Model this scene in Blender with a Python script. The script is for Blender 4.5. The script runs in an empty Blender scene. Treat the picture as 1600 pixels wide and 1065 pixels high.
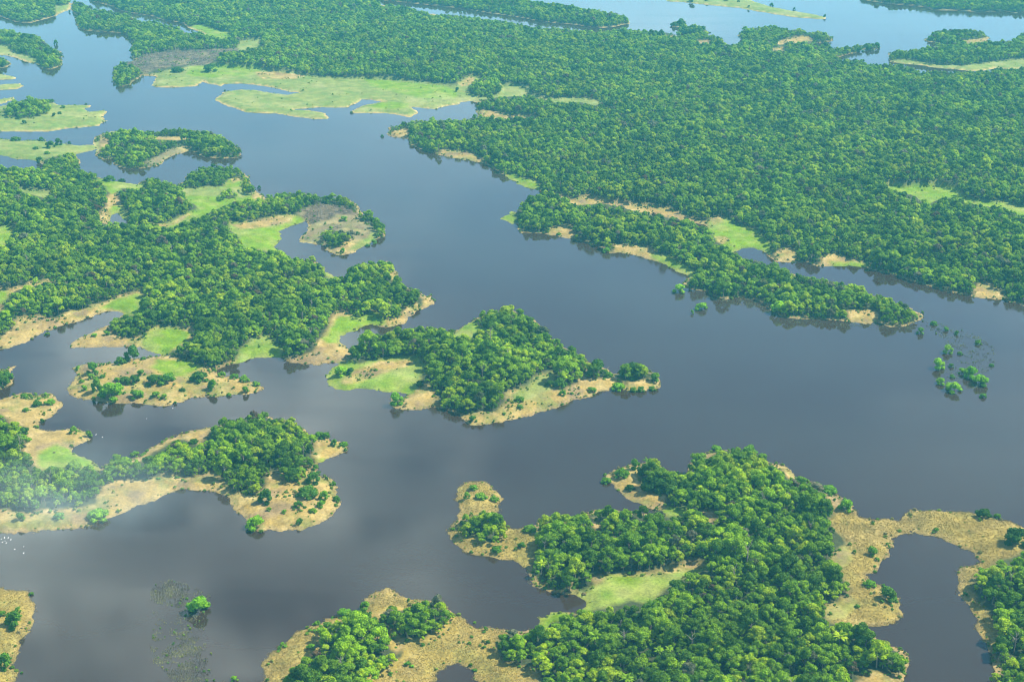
import bpy, math, random
import numpy as np
from mathutils import Vector, noise as mnoise
R = math.radians
scn = bpy.context.scene
# ------------------------------------------------------------------ camera, world, sun, exposure
CAM_Z, PITCH, LENS = 600.0, R(21.8), 50.0
cam_d = bpy.data.cameras.new('camera'); cam = bpy.data.objects.new('camera', cam_d)
scn.collection.objects.link(cam); scn.camera = cam
cam.location = (0, 0, CAM_Z); cam.rotation_euler = (R(90) - PITCH, 0, 0)
cam_d.lens = LENS; cam_d.sensor_width = 36; cam_d.clip_start = 1; cam_d.clip_end = 40000
SUN_EL, SUN_AZ = R(50), R(76)            # azimuth clockwise from +Y (the viewing direction)
w = bpy.data.worlds.new('World'); scn.world = w; w.use_nodes = True
nt = w.node_tree; nt.nodes.clear()
sky = nt.nodes.new('ShaderNodeTexSky'); sky.sky_type = 'NISHITA'; sky.sun_disc = False
sky.sun_elevation = SUN_EL; sky.sun_rotation = SUN_AZ; sky.altitude = 50
sky.air_density = 1.0; sky.dust_density = 0.0; sky.ozone_density = 2.5
bg = nt.nodes.new('ShaderNodeBackground'); bg.inputs[1].default_value = 0.115
wo = nt.nodes.new('ShaderNodeOutputWorld')
tcw = nt.nodes.new('ShaderNodeTexCoord'); mpw = nt.nodes.new('ShaderNodeMapping'); mpw.inputs['Scale'].default_value = (1, 1, 2.4)
nzw = nt.nodes.new('ShaderNodeTexNoise'); nzw.inputs['Scale'].default_value = 3.1; nzw.inputs['Detail'].default_value = 5; nzw.inputs['Roughness'].default_value = 0.55
mrw = nt.nodes.new('ShaderNodeMapRange'); mrw.inputs[1].default_value = 0.50; mrw.inputs[2].default_value = 0.72; mrw.inputs[3].default_value = 0.0; mrw.inputs[4].default_value = 0.5
mxw = nt.nodes.new('ShaderNodeMix'); mxw.data_type = 'RGBA'; mxw.inputs[7].default_value = (8.0, 9.0, 9.6, 1)
nt.links.new(tcw.outputs['Generated'], mpw.inputs[0]); nt.links.new(mpw.outputs[0], nzw.inputs['Vector']); nt.links.new(nzw.outputs[0], mrw.inputs[0])
cd = Vector((math.sin(R(-15))*math.cos(R(28)), math.cos(R(-15))*math.cos(R(28)), math.sin(R(28))))      # unseen bright cloud bank, added for its pale reflection in the near-left water
dtw = nt.nodes.new('ShaderNodeVectorMath'); dtw.operation = 'DOT_PRODUCT'; dtw.inputs[1].default_value = cd; nt.links.new(tcw.outputs['Generated'], dtw.inputs[0])
m1w = nt.nodes.new('ShaderNodeMapRange'); m1w.interpolation_type = 'SMOOTHSTEP'; m1w.inputs[1].default_value = math.cos(R(15)); m1w.inputs[2].default_value = math.cos(R(2)); nt.links.new(dtw.outputs['Value'], m1w.inputs[0])
nbw = nt.nodes.new('ShaderNodeTexNoise'); nbw.inputs['Scale'].default_value = 11; nbw.inputs['Detail'].default_value = 5; nt.links.new(tcw.outputs['Generated'], nbw.inputs['Vector'])
m2w = nt.nodes.new('ShaderNodeMapRange'); m2w.inputs[1].default_value = 0.42; m2w.inputs[2].default_value = 0.66; m2w.inputs[4].default_value = 1.9; nt.links.new(nbw.outputs[0], m2w.inputs[0])
m3w = nt.nodes.new('ShaderNodeMath'); m3w.operation = 'MULTIPLY_ADD'; nt.links.new(m1w.outputs[0], m3w.inputs[0]); nt.links.new(m2w.outputs[0], m3w.inputs[1]); nt.links.new(mrw.outputs[0], m3w.inputs[2])
mxw.clamp_factor = False
nt.links.new(m3w.outputs[0], mxw.inputs[0]); nt.links.new(sky.outputs[0], mxw.inputs[6]); nt.links.new(mxw.outputs[2], bg.inputs[0]); nt.links.new(bg.outputs[0], wo.inputs[0])
sl = bpy.data.lights.new('sun', 'SUN'); sl.energy = 5.0; sl.angle = R(0.53); sl.color = (1.0, 0.935, 0.80)
so = bpy.data.objects.new('sun', sl); scn.collection.objects.link(so)
sdir = Vector((math.cos(SUN_EL)*math.sin(SUN_AZ), math.cos(SUN_EL)*math.cos(SUN_AZ), math.sin(SUN_EL)))
so.rotation_euler = sdir.to_track_quat('Z', 'Y').to_euler(); so.location = (0, 0, 1500)
vs = scn.view_settings; vs.view_transform = 'Standard'; vs.look = 'None'; vs.exposure = 1.18; vs.gamma = 1
cy = scn.cycles; cy.use_denoising = True; cy.max_bounces = 6; cy.diffuse_bounces = 2; cy.glossy_bounces = 2
cy.transmission_bounces = 2; cy.volume_bounces = 1; cy.transparent_max_bounces = 4
cy.filter_width = 1.15; cy.use_adaptive_sampling = True; cy.adaptive_threshold = 0.02

# ------------------------------------------------------------------ pixel rays <-> ground
W0, H0 = 1600.0, 1065.0
F = W0 * LENS / 36.0
cp, sp_ = math.cos(PITCH), math.sin(PITCH)
def unproj(u, v, z=0.0):
    u = np.asarray(u, float); v = np.asarray(v, float)
    a = (u - W0/2)/F; b = (H0/2 - v)/F
    dy = cp + b*sp_; dz = -sp_ + b*cp
    t = (CAM_Z - z)/(-dz)
    return a*t, dy*t
def proj(x, y, z):
    yy = y*cp + (CAM_Z - z)*sp_          # depth
    up = y*sp_ - (CAM_Z - z)*cp
    return W0/2 + F*x/yy, H0/2 - F*up/yy

# ------------------------------------------------------------------ helpers
def link(o): scn.collection.objects.link(o); return o
def mesh_obj(name, verts, faces, mat, parent=None, smooth=False):
    me = bpy.data.meshes.new(name); me.from_pydata([tuple(v) for v in verts], [], [tuple(f) for f in faces])
    if mat: me.materials.append(mat)
    if smooth: me.polygons.foreach_set('use_smooth', [True]*len(me.polygons))
    me.update(); o = bpy.data.objects.new(name, me)
    if parent is not False: link(o)
    if parent: o.parent = parent
    return o
def fast_mesh(name, V, Fq, mat, smooth=False):
    """V (n,3), Fq (m,k) arrays -> mesh data"""
    me = bpy.data.meshes.new(name)
    n, m, k = len(V), len(Fq), Fq.shape[1]
    me.vertices.add(n); me.vertices.foreach_set('co', np.asarray(V, np.float32).ravel())
    me.loops.add(m*k); me.loops.foreach_set('vertex_index', np.asarray(Fq, np.int32).ravel())
    me.polygons.add(m); me.polygons.foreach_set('loop_start', np.arange(m, dtype=np.int32)*k)
    me.polygons.foreach_set('loop_total', np.full(m, k, np.int32))
    me.update(calc_edges=True)
    if smooth: me.polygons.foreach_set('use_smooth', np.ones(m, bool))
    if mat: me.materials.append(mat)
    return me
def P(s): return np.array([[float(c) for c in q.split(',')] for q in s.split()])

_rs = np.random.RandomState(7); _lat = _rs.rand(512, 512).astype(np.float32)
def vnoise(x, y):
    xi = np.floor(x).astype(int); yi = np.floor(y).astype(int)
    fx = x - xi; fy = y - yi; fx = fx*fx*(3-2*fx); fy = fy*fy*(3-2*fy)
    a = _lat[xi & 511, yi & 511]; b = _lat[(xi+1) & 511, yi & 511]; c = _lat[xi & 511, (yi+1) & 511]; d = _lat[(xi+1) & 511, (yi+1) & 511]
    return (a*(1-fx)+b*fx)*(1-fy) + (c*(1-fx)+d*fx)*fy
def fbm(x, y, wl, octv=4):
    s = 0; a = 1; t = 0; f = 1/wl
    for i in range(octv):
        s = s + a*vnoise(x*f + 17.3*i, y*f + 5.1*i); t += a; a *= 0.55; f *= 2.03
    return s/t*2 - 1                      # about -1..1

# ------------------------------------------------------------------ traced plan of the place (photo pixels, laid on the water level)
LANDS = {}
LANDS['wooded bank in the far corner'] = "0,26 25,35 50,36 87,26 94,21 108,16 112,10 108,0 105,-60 -120,-60 -120,20"
LANDS['main forest land'] = ("112,10 113,20 122,25 118,30 117,38 124,46 136,48 160,50 180,51 196,54 203,58 206,70 206,80 207,90 212,93 203,98 195,99 190,101 178,106 176,115 176,132 185,136 200,134 212,127 222,119 232,119 243,119 240,127 234,134 250,137 280,137 305,135 318,128 325,131 336,133 345,135 352,132 372,131 400,133 425,137 452,144 468,145 455,147 450,148 425,145 400,141 375,140 350,143 345,147 336,156 345,162 372,171 385,176 400,177 430,178 470,184 493,187 512,186 515,184 508,177 480,172 460,171 500,168 530,169 545,167 558,161 566,156 575,156 600,159 575,163 560,168 548,174 550,177 600,177 625,180 640,183 655,177 648,171 645,168 665,170 680,171 697,166 718,162 722,160 735,158 748,161 744,170 744,180 750,185 735,187 715,190 700,191 675,191 650,192 635,194 607,199 605,212 615,215 637,217 640,225 652,232 680,241 700,245 725,250 755,255 772,264 790,275 810,287 822,292 837,296 846,301 838,306 820,316 808,333 800,329 792,335 781,343 800,349 806,350 810,359 815,364 850,365 860,366 882,372 895,374 898,377 920,381 940,388 948,395 970,396 1000,401 1017,406 1035,413 1065,426 1080,433 1068,441 1073,450 1100,456 1112,463 1132,468 1150,466 1175,466 1200,477 1205,488 1225,496 1275,499 1300,500 1325,502 1350,506 1370,504 1390,510 1420,509 1437,502 1440,494 1425,482 1415,478 1380,466 1350,455 1320,446 1290,440 1245,430 1200,418 1180,411 1160,403 1145,393 1160,388 1175,387 1190,391 1200,402 1212,409 1262,411 1275,416 1320,416 1350,418 1375,426 1400,430 1425,440 1475,455 1487,457 1522,465 1532,467 1570,469 1575,473 1600,478 1750,510 1800,515 1800,-60 140,-60")
WATER1 = ("120,-60 135,-30 140,2 160,6 175,11 185,16 200,20 225,24 240,26 252,31 272,34 287,37 295,44 315,51 318,54 310,56 297,56 287,50 270,42 255,39 240,35 215,35 207,27 195,24 175,21 160,19 143,16 140,11 125,6 117,4 107,-2 105,-60",
 "590,-60 590,3 597,8 625,12 640,15 662,21 692,25 725,29 762,33 800,37 832,44 850,46 870,45 900,51 925,54 960,51 990,50 1012,52 1050,53 1065,59 1078,60 1083,57 1112,56 1130,65 1132,71 1150,73 1162,70 1160,63 1152,55 1158,48 1185,45 1200,45 1212,45 1232,50 1250,49 1262,53 1285,52 1300,59 1300,65 1275,69 1262,72 1278,75 1292,71 1300,77 1325,75 1345,72 1360,69 1375,69 1375,75 1362,79 1350,78 1340,82 1325,85 1308,90 1310,95 1348,96 1352,102 1375,104 1400,104 1430,107 1435,116 1460,114 1487,116 1525,115 1562,112 1600,110 1600,109 1555,107 1535,111 1512,112 1505,110 1450,105 1445,103 1412,100 1390,97 1387,90 1388,83 1400,81 1425,81 1450,78 1465,70 1490,71 1525,70 1555,69 1575,69 1590,58 1600,54 1800,30 1800,25 1600,20 1585,21 1575,19 1525,19 1500,17 1455,16 1450,12 1425,9 1387,6 1345,0 1300,-60",
 "1072,347 1090,349 1110,353 1100,357 1085,355",
 "173,337 184,333 190,341 200,346 198,353 180,353 173,347",
 "670,1067 688,1051 700,1041 715,1037 728,1043 735,1053 748,1066 750,1200 665,1200")
LANDS2 = {
 'wooded strip island': "560,-60 594,1 620,3 650,6 688,10 725,14 750,19 800,26 825,30 857,35 900,39 920,42 940,44 962,42 975,39 984,38 983,30 975,25 950,22 925,17 888,12 850,7 800,0 780,-60",
 'grassy spit island': "1040,2 1067,4 1087,6 1125,10 1150,12 1175,17 1200,21 1220,24 1237,27 1262,29 1290,31 1292,27 1262,21 1225,15 1205,11 1180,3 1160,-5 1050,-8",
 'oval wooded islet': "1443,64 1450,58 1460,50 1485,48 1535,50 1546,60 1542,66 1525,69 1500,68 1475,68 1455,66",
 'low islet': "1047,40 1052,34 1070,32 1072,41 1055,43",
 'low islet by the forest': "1059,48 1065,42 1090,42 1110,51 1100,55 1075,55 1062,52",
 'wooded point': "-120,48 0,47 25,50 30,57 55,55 62,60 75,72 95,82 98,95 97,103 80,109 65,108 60,101 40,97 25,90 10,87 0,86 -120,86",
 'bank tip': "-120,93 0,91 12,95 19,101 10,106 0,107 -120,108",
 'sand sliver': "-120,112 0,115 12,118 26,121 24,124 0,125 -120,125",
 'sand spit': "-120,133 0,133 20,131 32,130 38,135 28,139 0,141 -120,142",
 'sand bar': "-120,155 0,155 15,153 23,150 22,156 8,161 0,163 -120,165",
 'pasture island': "-120,165 0,166 20,162 50,156 75,157 95,164 115,164 140,164 143,167 133,170 140,175 160,172 170,174 160,183 168,190 155,197 130,199 100,202 75,206 45,206 0,206 -120,206",
 'pasture island with shrubs': "-120,216 0,218 25,220 60,219 80,222 105,225 125,227 150,226 158,230 153,233 140,236 122,241 124,256 112,266 85,266 68,260 60,252 40,250 20,247 0,243 -120,240",
 'wooded island with a bay': "144,217 158,208 175,205 240,208 265,203 295,205 325,208 350,215 363,225 375,233 380,241 370,247 345,248 315,245 308,238 295,236 275,243 260,250 245,260 220,264 185,262 178,255 180,248 160,250 150,240 153,233 145,228",
 'forest land in the middle distance': "-120,268 0,266 30,264 120,266 150,275 165,279 175,283 197,285 215,289 216,286 228,282 240,282 252,288 262,287 275,292 285,284 290,276 300,270 315,265 345,261 375,268 390,280 396,290 398,297 412,303 416,310 440,304 470,302 485,303 505,309 515,308 540,310 555,317 563,325 562,333 568,337 575,336 590,342 600,352 603,368 595,372 590,373 580,381 565,388 550,396 532,399 520,396 510,391 505,385 487,382 472,380 467,373 475,366 480,360 480,350 478,346 457,353 437,361 441,372 430,386 435,396 460,406 487,407 500,413 507,423 520,430 540,436 545,422 560,415 590,410 605,408 618,420 620,432 625,445 640,451 655,455 665,465 672,463 677,474 665,481 652,486 637,500 620,510 605,513 595,510 580,507 562,512 545,520 535,526 530,534 545,548 548,556 560,537 590,528 620,520 650,515 680,512 700,520 715,515 725,508 738,502 750,492 770,487 800,485 830,497 845,510 855,520 870,535 900,550 915,562 925,568 950,575 960,583 975,577 995,574 1015,580 1028,585 1030,595 1028,605 1010,611 985,611 965,609 945,610 925,618 900,624 875,635 850,645 825,652 800,655 780,661 760,664 735,665 720,655 710,645 695,638 680,637 655,640 635,640 615,637 608,630 612,620 628,622 635,616 620,613 597,612 575,607 545,609 525,608 515,602 510,590 511,580 520,573 535,568 520,567 500,571 475,571 450,566 440,560 400,560 375,568 355,571 338,578 335,583 350,588 375,592 400,598 412,606 405,612 388,617 350,618 322,619 300,622 275,631 255,634 225,632 190,631 155,628 120,622 108,614 110,600 116,590 117,580 115,574 140,569 162,567 177,568 190,562 210,560 225,559 246,557 252,553 246,551 230,549 217,543 182,542 155,542 135,543 110,542 113,535 120,531 135,523 150,518 162,510 175,506 180,498 190,492 187,487 170,486 150,491 125,501 105,507 85,513 70,518 55,528 42,534 25,540 12,545 0,546 -120,560",
 'reedy point': "0,577 22,573 19,580 20,592 18,602 0,609 -120,612 -120,575",
 'sandy wooded land with a lagoon': "-120,620 0,624 20,617 40,613 60,616 78,613 82,620 97,630 98,634 85,645 72,655 68,660 62,668 75,672 90,670 105,669 120,670 135,677 138,685 130,692 118,700 114,705 125,712 145,722 158,732 165,725 180,722 190,720 205,718 225,705 245,695 270,683 300,674 325,668 335,669 350,660 380,652 405,648 430,655 450,656 455,665 475,670 485,680 492,678 512,676 518,688 540,690 543,697 540,704 525,713 513,718 500,725 495,735 500,742 518,748 527,758 530,775 530,790 522,805 505,815 490,823 470,827 440,828 420,825 405,828 395,820 382,808 370,795 360,785 358,775 340,768 320,765 290,764 275,767 250,778 215,792 190,802 165,812 140,820 120,826 85,829 60,828 40,831 0,832 -120,835",
 'marsh point': "-120,918 0,919 30,920 45,923 52,930 55,945 52,960 45,975 40,985 30,995 25,1010 22,1020 17,1030 20,1040 25,1050 27,1060 20,1200 -120,1200",
 'big wooded island with marsh': "713,760 718,755 735,751 755,752 770,760 780,768 784,780 780,792 775,800 785,815 790,822 810,828 825,826 845,820 850,812 870,806 895,806 922,800 930,797 960,797 990,800 1015,801 1020,798 1010,793 990,785 975,777 962,766 950,755 940,748 945,740 960,733 985,725 1010,723 1030,727 1050,735 1070,738 1075,724 1092,718 1100,707 1112,702 1150,703 1170,708 1200,722 1225,727 1240,734 1245,747 1280,755 1290,765 1312,775 1325,782 1335,798 1340,808 1375,810 1400,813 1412,805 1425,798 1450,797 1500,798 1525,800 1550,810 1575,813 1590,818 1600,823 1800,850 1800,1200 1555,1200 1555,1100 1553,1048 1550,1028 1540,1008 1535,991 1525,968 1515,948 1502,928 1497,908 1494,893 1497,887 1510,885 1525,878 1522,863 1510,858 1495,850 1472,841 1450,837 1430,832 1415,834 1393,839 1390,843 1397,852 1393,863 1380,878 1370,890 1355,898 1357,907 1375,913 1390,920 1400,936 1406,946 1413,958 1405,968 1385,974 1362,977 1345,981 1365,993 1380,1006 1398,1010 1413,1020 1419,1033 1413,1050 1408,1200 416,1200 414,1054 413,1039 422,1024 440,1006 462,988 487,976 512,967 540,960 565,953 575,936 585,926 600,922 625,928 663,937 688,941 704,955 723,964 750,976 783,985 815,985 840,983 845,966 862,958 887,954 905,953 914,946 913,938 895,930 875,929 850,923 832,916 824,906 823,888 815,884 800,878 775,874 750,868 725,862 708,850 701,840 703,826 714,813 718,798",
}
# ground cover painted over the forest floor, in this order (F = forest again)
COVER = """p 86,10 95,11 111,8 110,16 95,20 88,24
p -120,75 0,74 16,76 18,84 40,88 58,95 60,101 40,97 20,90 -120,90
p -120,110 40,112 40,145 -120,145
p -120,150 25,148 25,158 0,164 -120,165
p -120,160 180,160 180,210 -120,210
F 7,185 5,178 20,166 30,159 50,154 65,159 75,166 82,172 75,180 62,186 40,189 20,188
p -120,214 158,222 158,236 125,243 95,250 60,254 -120,250
F 62,262 68,253 85,248 100,245 110,243 122,246 124,258 112,266 85,267
s 225,221 245,216 275,217 297,215 298,222 270,224 245,223
d 262,238 285,231 308,236 295,240 272,245 255,252 232,260 222,257 245,247
s 153,210 165,210 172,228 162,235 153,230
b 203,96 212,92 240,86 270,84 300,83 340,80 375,79 372,84 345,90 340,97 345,102 320,108 290,106 268,108 240,112 225,118 218,110 200,104
p 370,82 375,68 410,66 408,78 385,83 372,84
g 292,43 315,41 340,50 360,54 360,64 345,66 320,58 295,47
p 222,119 250,116 265,112 288,110 300,107 340,107 345,110 400,112 425,115 460,118 482,122 512,126 562,127 620,129 690,136 720,140 735,150 735,160 720,166 650,190 500,195 330,190 225,140
g 300,108 345,108 410,112 400,120 330,124 290,120
g 570,128 690,138 715,146 710,158 660,156 620,148 580,138
g 600,162 640,164 632,172 600,173 575,170
s 395,116 430,116 480,122 460,127 410,127
F 343,105 345,95 365,87 400,82 430,90 440,114 400,111 345,108
p 716,134 728,126 740,122 755,128 790,137 800,150 790,155 735,160 715,150
s 716,136 728,127 738,124 745,130 735,138 720,140
F 730,149 738,138 750,132 765,131 780,137 786,147 775,152 750,154
p 785,138 800,137 825,142 825,150 845,157 862,158 897,157 932,160 942,165 932,170 905,165 875,168 850,163 825,157 785,156
s 593,6 604,7 603,14 594,13
s 668,20 688,20 688,27 668,26
s 604,210 606,206 620,206 637,203 641,210 637,217 612,215
s 680,240 690,236 710,237 738,241 757,249 756,257 720,252 690,247
s 748,172 770,175 800,184 825,185 845,191 838,196 815,190 800,192 775,190 752,185
g 788,274 800,272 812,279 830,284 845,294 840,301 815,295 793,284
s 857,303 880,308 897,315 920,310 940,318 955,322 995,325 1025,326 1052,330 1067,337 1082,342 1108,350 1092,356 1070,349 1035,343 1005,340 975,333 940,328 900,327 870,314
g 1100,357 1115,345 1135,345 1145,354 1170,360 1190,373 1202,385 1202,396 1175,389 1150,391 1143,395 1132,386 1118,376 1112,366
s 1116,374 1135,372 1142,379 1130,386 1120,382
s 1108,345 1120,340 1130,343 1128,351 1115,353
g 780,343 792,333 801,327 805,335 803,351
s 855,358 870,358 895,354 899,365 897,376 880,374 858,368
s 957,383 975,385 1000,385 1027,394 1020,407 1000,404 975,400 957,397
g 1018,400 1035,401 1060,412 1082,424 1082,435 1063,430 1035,416
s 1323,490 1345,486 1372,489 1372,505 1350,508 1325,504
s 1208,398 1230,391 1252,400 1245,409 1210,411
s 1280,402 1300,399 1335,407 1354,414 1352,420 1320,418 1284,418
g 1300,412 1330,411 1354,415 1352,420 1320,418 1298,418
s 1520,452 1535,444 1548,445 1560,455 1572,467 1532,469 1520,465
g 1380,296 1395,294 1412,299 1440,297 1465,296 1490,302 1500,310 1505,316 1550,323 1570,321 1600,330 1700,345 1700,360 1600,346 1567,336 1545,331 1512,327 1492,319 1472,317 1452,328 1438,323 1432,318 1412,313 1388,306
p 1386,95 1420,96 1440,99 1460,103 1500,105 1530,103 1560,99 1600,96 1700,96 1700,108 1555,109 1535,113 1505,112 1450,107 1410,102
p 1030,-10 1160,-10 1300,25 1295,35 1200,25 1030,5
s 1500,66 1530,62 1547,57 1546,66 1520,71
s 1035,58 1062,58 1066,64 1040,64
s 1085,66 1110,65 1114,73 1090,77
s 1213,68 1245,61 1270,60 1272,66 1235,71 1215,75
s 1205,79 1227,77 1227,84 1205,85
p 17,305 40,302 83,304 80,313 70,316 50,311 32,308
g 153,283 172,280 200,283 215,287 228,296 234,302 205,298 190,298 182,305 176,308 165,295
s 163,318 170,310 180,306 195,322 196,340 200,353 172,354 153,350 153,340 162,330
g 175,325 192,325 197,345 170,345
g 275,297 300,298 342,297 350,295 362,281 375,280 380,293 400,304 415,308 400,316 370,320 357,326 325,341 300,353 275,361 250,360 217,356 240,353 265,352 287,341 315,333 297,322 290,313 287,303
p 277,298 342,298 378,294 395,300 402,307 375,313 340,312 295,310
s 217,356 240,353 265,352 287,341 300,338 285,352 260,361 230,360
F 345,312 350,304 362,300 370,312 362,318 348,318
F 376,300 385,293 398,294 402,304 380,306
s 358,283 374,277 380,284 364,291
g -120,364 0,364 15,360 24,366 17,379 5,388 -120,390
s -120,455 0,452 12,458 40,452 50,444 65,446 82,440 92,446 62,453 28,462 14,474 8,484 10,494 0,497 -120,500
g -120,465 12,462 12,474 5,482 -120,484
s -120,540 -60,538 0,530 20,515 28,500 62,498 88,500 115,484 125,485 150,478 175,471 185,465 207,461 230,456 225,466 220,478 220,492 226,497 200,497 190,497 180,500 170,487 125,503 85,515 55,530 42,537 25,543 0,549 -120,562
g 158,484 185,470 215,463 222,465 218,480 222,494 195,496 188,486 175,484
s 108,544 116,530 135,520 160,510 176,503 177,525 200,530 225,528 232,521 250,513 265,516 300,518 313,520 308,532 285,545 262,556 245,554 215,545 155,545
g 222,532 245,518 268,516 300,524 292,537 265,552 255,556 240,551 219,545
s 100,570 180,566 246,558 262,556 295,570 330,577 420,600 410,620 330,625 260,640 180,634 100,622
g 248,566 300,569 312,578 290,590 268,594 235,578
F 177,527 175,506 190,499 215,496 235,499 248,511 233,522 225,530 200,532
s 320,580 345,570 380,555 395,541 410,531 440,543 452,565 440,564 400,563 375,571 340,584
g 365,570 378,549 395,535 415,530 440,546 445,562 400,564
s 493,542 500,530 530,530 547,545 550,560 540,570 500,573 470,573 450,568 445,560 470,558 488,553
s 500,534 510,513 523,487 540,486 560,496 575,495 573,483 590,481 595,496 620,498 637,480 652,476 665,482 640,502 605,516 580,510 545,522 530,534 515,540
g 508,532 518,513 530,499 560,498 580,489 597,497 602,508 580,510 545,522 532,534
g 505,532 520,527 536,526 532,534 515,539
F 538,484 548,470 575,475 575,494 562,500 546,495
F 592,496 590,480 600,474 625,474 628,490 615,500 600,502
s 657,462 665,464 672,461 679,473 670,482 660,479
s 603,436 608,426 618,424 622,432 619,442 608,440
d 464,378 470,366 482,360 482,350 500,344 525,336 555,336 566,345 580,352 594,368 592,376 560,396 530,402 505,394 485,386
b 464,336 480,326 495,322 512,323 540,325 552,333 558,339 525,340 515,346 500,348 490,352 482,350 472,346
b 516,357 530,355 534,361 520,362
p 535,394 560,380 590,362 592,374 565,390
s 518,390 532,378 550,375 558,384 545,394 530,400
F 561,345 568,336 580,335 597,345 605,367 599,373 590,370 588,362 582,353
F 505,377 508,361 518,361 533,367 555,366 550,376 530,388 516,387
g 360,354 400,350 425,343 442,340 467,340 477,346 457,354 438,362 443,372 432,386 438,399 400,393 380,392 375,376 362,366
s 358,356 400,348 425,342 469,338 455,350 415,359 375,363
s 398,302 415,305 417,315 402,320 392,312
g 505,422 520,430 542,436 530,441 513,438
s -120,612 60,608 102,630 70,660 142,675 135,695 115,705 160,732 150,735 100,735 60,742 50,735 35,712 40,690 35,672 10,665 0,655 -120,650
g 62,737 68,710 90,698 115,704 135,716 158,732 145,737 110,731 80,737
s 150,775 165,762 175,753 220,753 250,748 255,736 270,743 292,750 337,738 352,756 362,778 320,768 275,770 215,795 140,823 85,832 0,835 -120,838 -120,800 0,797 25,805 60,800 110,797 130,795 148,790
s 195,724 225,708 245,696 270,682 300,672 325,665 334,670 326,690 310,700 295,697 290,690 270,693 240,712 225,725 205,727
s 486,690 500,686 512,674 548,690 545,702 515,722 495,730 488,715
s 356,775 375,768 400,778 412,762 413,745 445,737 460,725 480,727 490,733 503,742 520,747 533,775 532,792 507,820 470,832 430,832 393,824 368,797
F 442,752 445,738 458,729 472,733 474,745 465,756 450,757
g 495,722 514,715 506,728
m -120,900 60,910 60,1200 -120,1200
g 505,592 512,575 530,567 545,565 560,575 585,569 620,566 652,566 662,580 657,592 647,616 600,616 545,612 513,606
s 533,602 550,580 570,578 590,569 650,566 654,574 620,584 585,594 560,602 540,604
s 606,642 626,628 632,620 650,612 665,603 674,608 690,630 697,640 655,643
s 712,657 722,648 738,645 775,647 787,632 790,618 800,615 825,610 845,590 868,590 868,608 880,612 900,600 912,585 925,595 955,592 960,586 970,588 978,601 1015,597 1030,603 1010,615 945,614 900,628 850,649 780,665 735,670
p 795,622 825,610 845,592 867,591 862,612 830,628 800,632
s 910,565 925,565 924,580 912,587
g 706,534 720,515 735,500 747,515 744,530 725,536
m 695,842 700,824 714,798 708,758 735,747 772,755 788,780 780,800 792,820 815,826 840,830 838,880 815,892 760,876 705,856
F 717,822 722,812 740,807 762,806 783,818 787,836 777,852 762,856 750,845 728,842
s 838,832 833,862 833,880 838,895 852,910 872,922 888,928 880,934 850,928 821,910 820,890 836,880
s 880,908 905,910 909,926 886,928
s 920,905 948,898 944,914 930,924
s 948,904 985,898 1000,900 1030,896 1040,888 1060,894 1080,883 1112,899 1080,904 1060,907 1000,911 950,914
g 888,928 920,923 940,920 955,906 995,907 1015,906 1055,903 1105,899 1075,908 1056,920 1030,932 1024,945 1008,948 985,941 975,944 935,953 915,960 900,960 910,948 908,938
g 838,987 840,967 862,956 892,951 890,960 872,972 860,985
s 876,822 892,804 903,811 890,823
s 916,813 936,813 939,832 929,834
s 1098,804 1113,803 1118,822 1107,835
g 1018,797 1045,795 1072,799 1069,809 1045,810
s 934,748 942,738 965,730 1008,722 1010,735 1004,752 1010,768 1030,775 1045,778 1045,800 1010,802 985,788 960,770
s 1090,720 1105,704 1127,700 1122,712 1108,722
s 1203,721 1225,726 1245,735 1247,754 1232,752 1218,738 1205,733
s 1288,768 1312,774 1316,800 1302,798 1290,782
m 1303,798 1340,804 1400,810 1425,795 1530,796 1600,820 1700,850 1700,872 1600,862 1590,872 1560,880 1545,890 1520,900 1514,918 1527,940 1542,955 1554,980 1557,1000 1552,1010 1545,1030 1535,1010 1515,960 1490,900 1490,885 1500,880 1525,865 1450,839 1400,837 1399,852 1372,890 1358,900 1402,930 1422,960 1390,982 1345,985 1318,986 1293,975 1288,955 1308,945 1328,925 1316,898 1296,872 1318,855 1316,845 1298,822
e 1296,872 1318,856 1330,868 1322,888 1314,892
e 1288,960 1308,946 1330,935 1340,952 1320,970 1297,975
s 1290,944 1305,938 1310,945 1295,952
s 1378,1003 1387,1012 1380,1040 1368,1036
s 1335,1056 1370,1048 1408,1056 1405,1120 1330,1120
m 405,1200 405,1040 440,1000 490,970 560,948 572,928 600,915 690,935 728,960 792,983 800,988 778,1000 772,1020 788,1040 837,1055 845,1200
F 450,1200 455,1062 472,1038 475,1028 492,1023 502,1011 492,990 508,983 535,978 552,983 555,963 570,958 580,963 582,978 595,970 603,958 645,958 665,943 688,941 700,953 703,968 692,986 675,995 663,1005 645,1006 625,1006 618,998 612,988 595,995 590,1005 610,1011 613,1023 630,1021 630,1033 612,1046 595,1053 575,1060 570,1200
s 581,986 582,962 603,957 602,968 588,980
s 584,992 600,988 596,1003 590,1010 582,1006
s 610,1012 625,1006 645,1007 655,1004 640,1016 620,1028
s 490,996 503,994 503,1010 492,1014
s 783,983 842,982 838,992 820,997 800,992"""
COVER = [(l.split(' ', 1)[0], P(l.split(' ', 1)[1])) for l in COVER.splitlines()]

def stretch(q):
    q = q.copy(); q[q[:, 0] <= -100, 0] = -420; q[q[:, 0] >= 1700, 0] = 2020; q[q[:, 1] <= -50, 1] = -112
    return q
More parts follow.
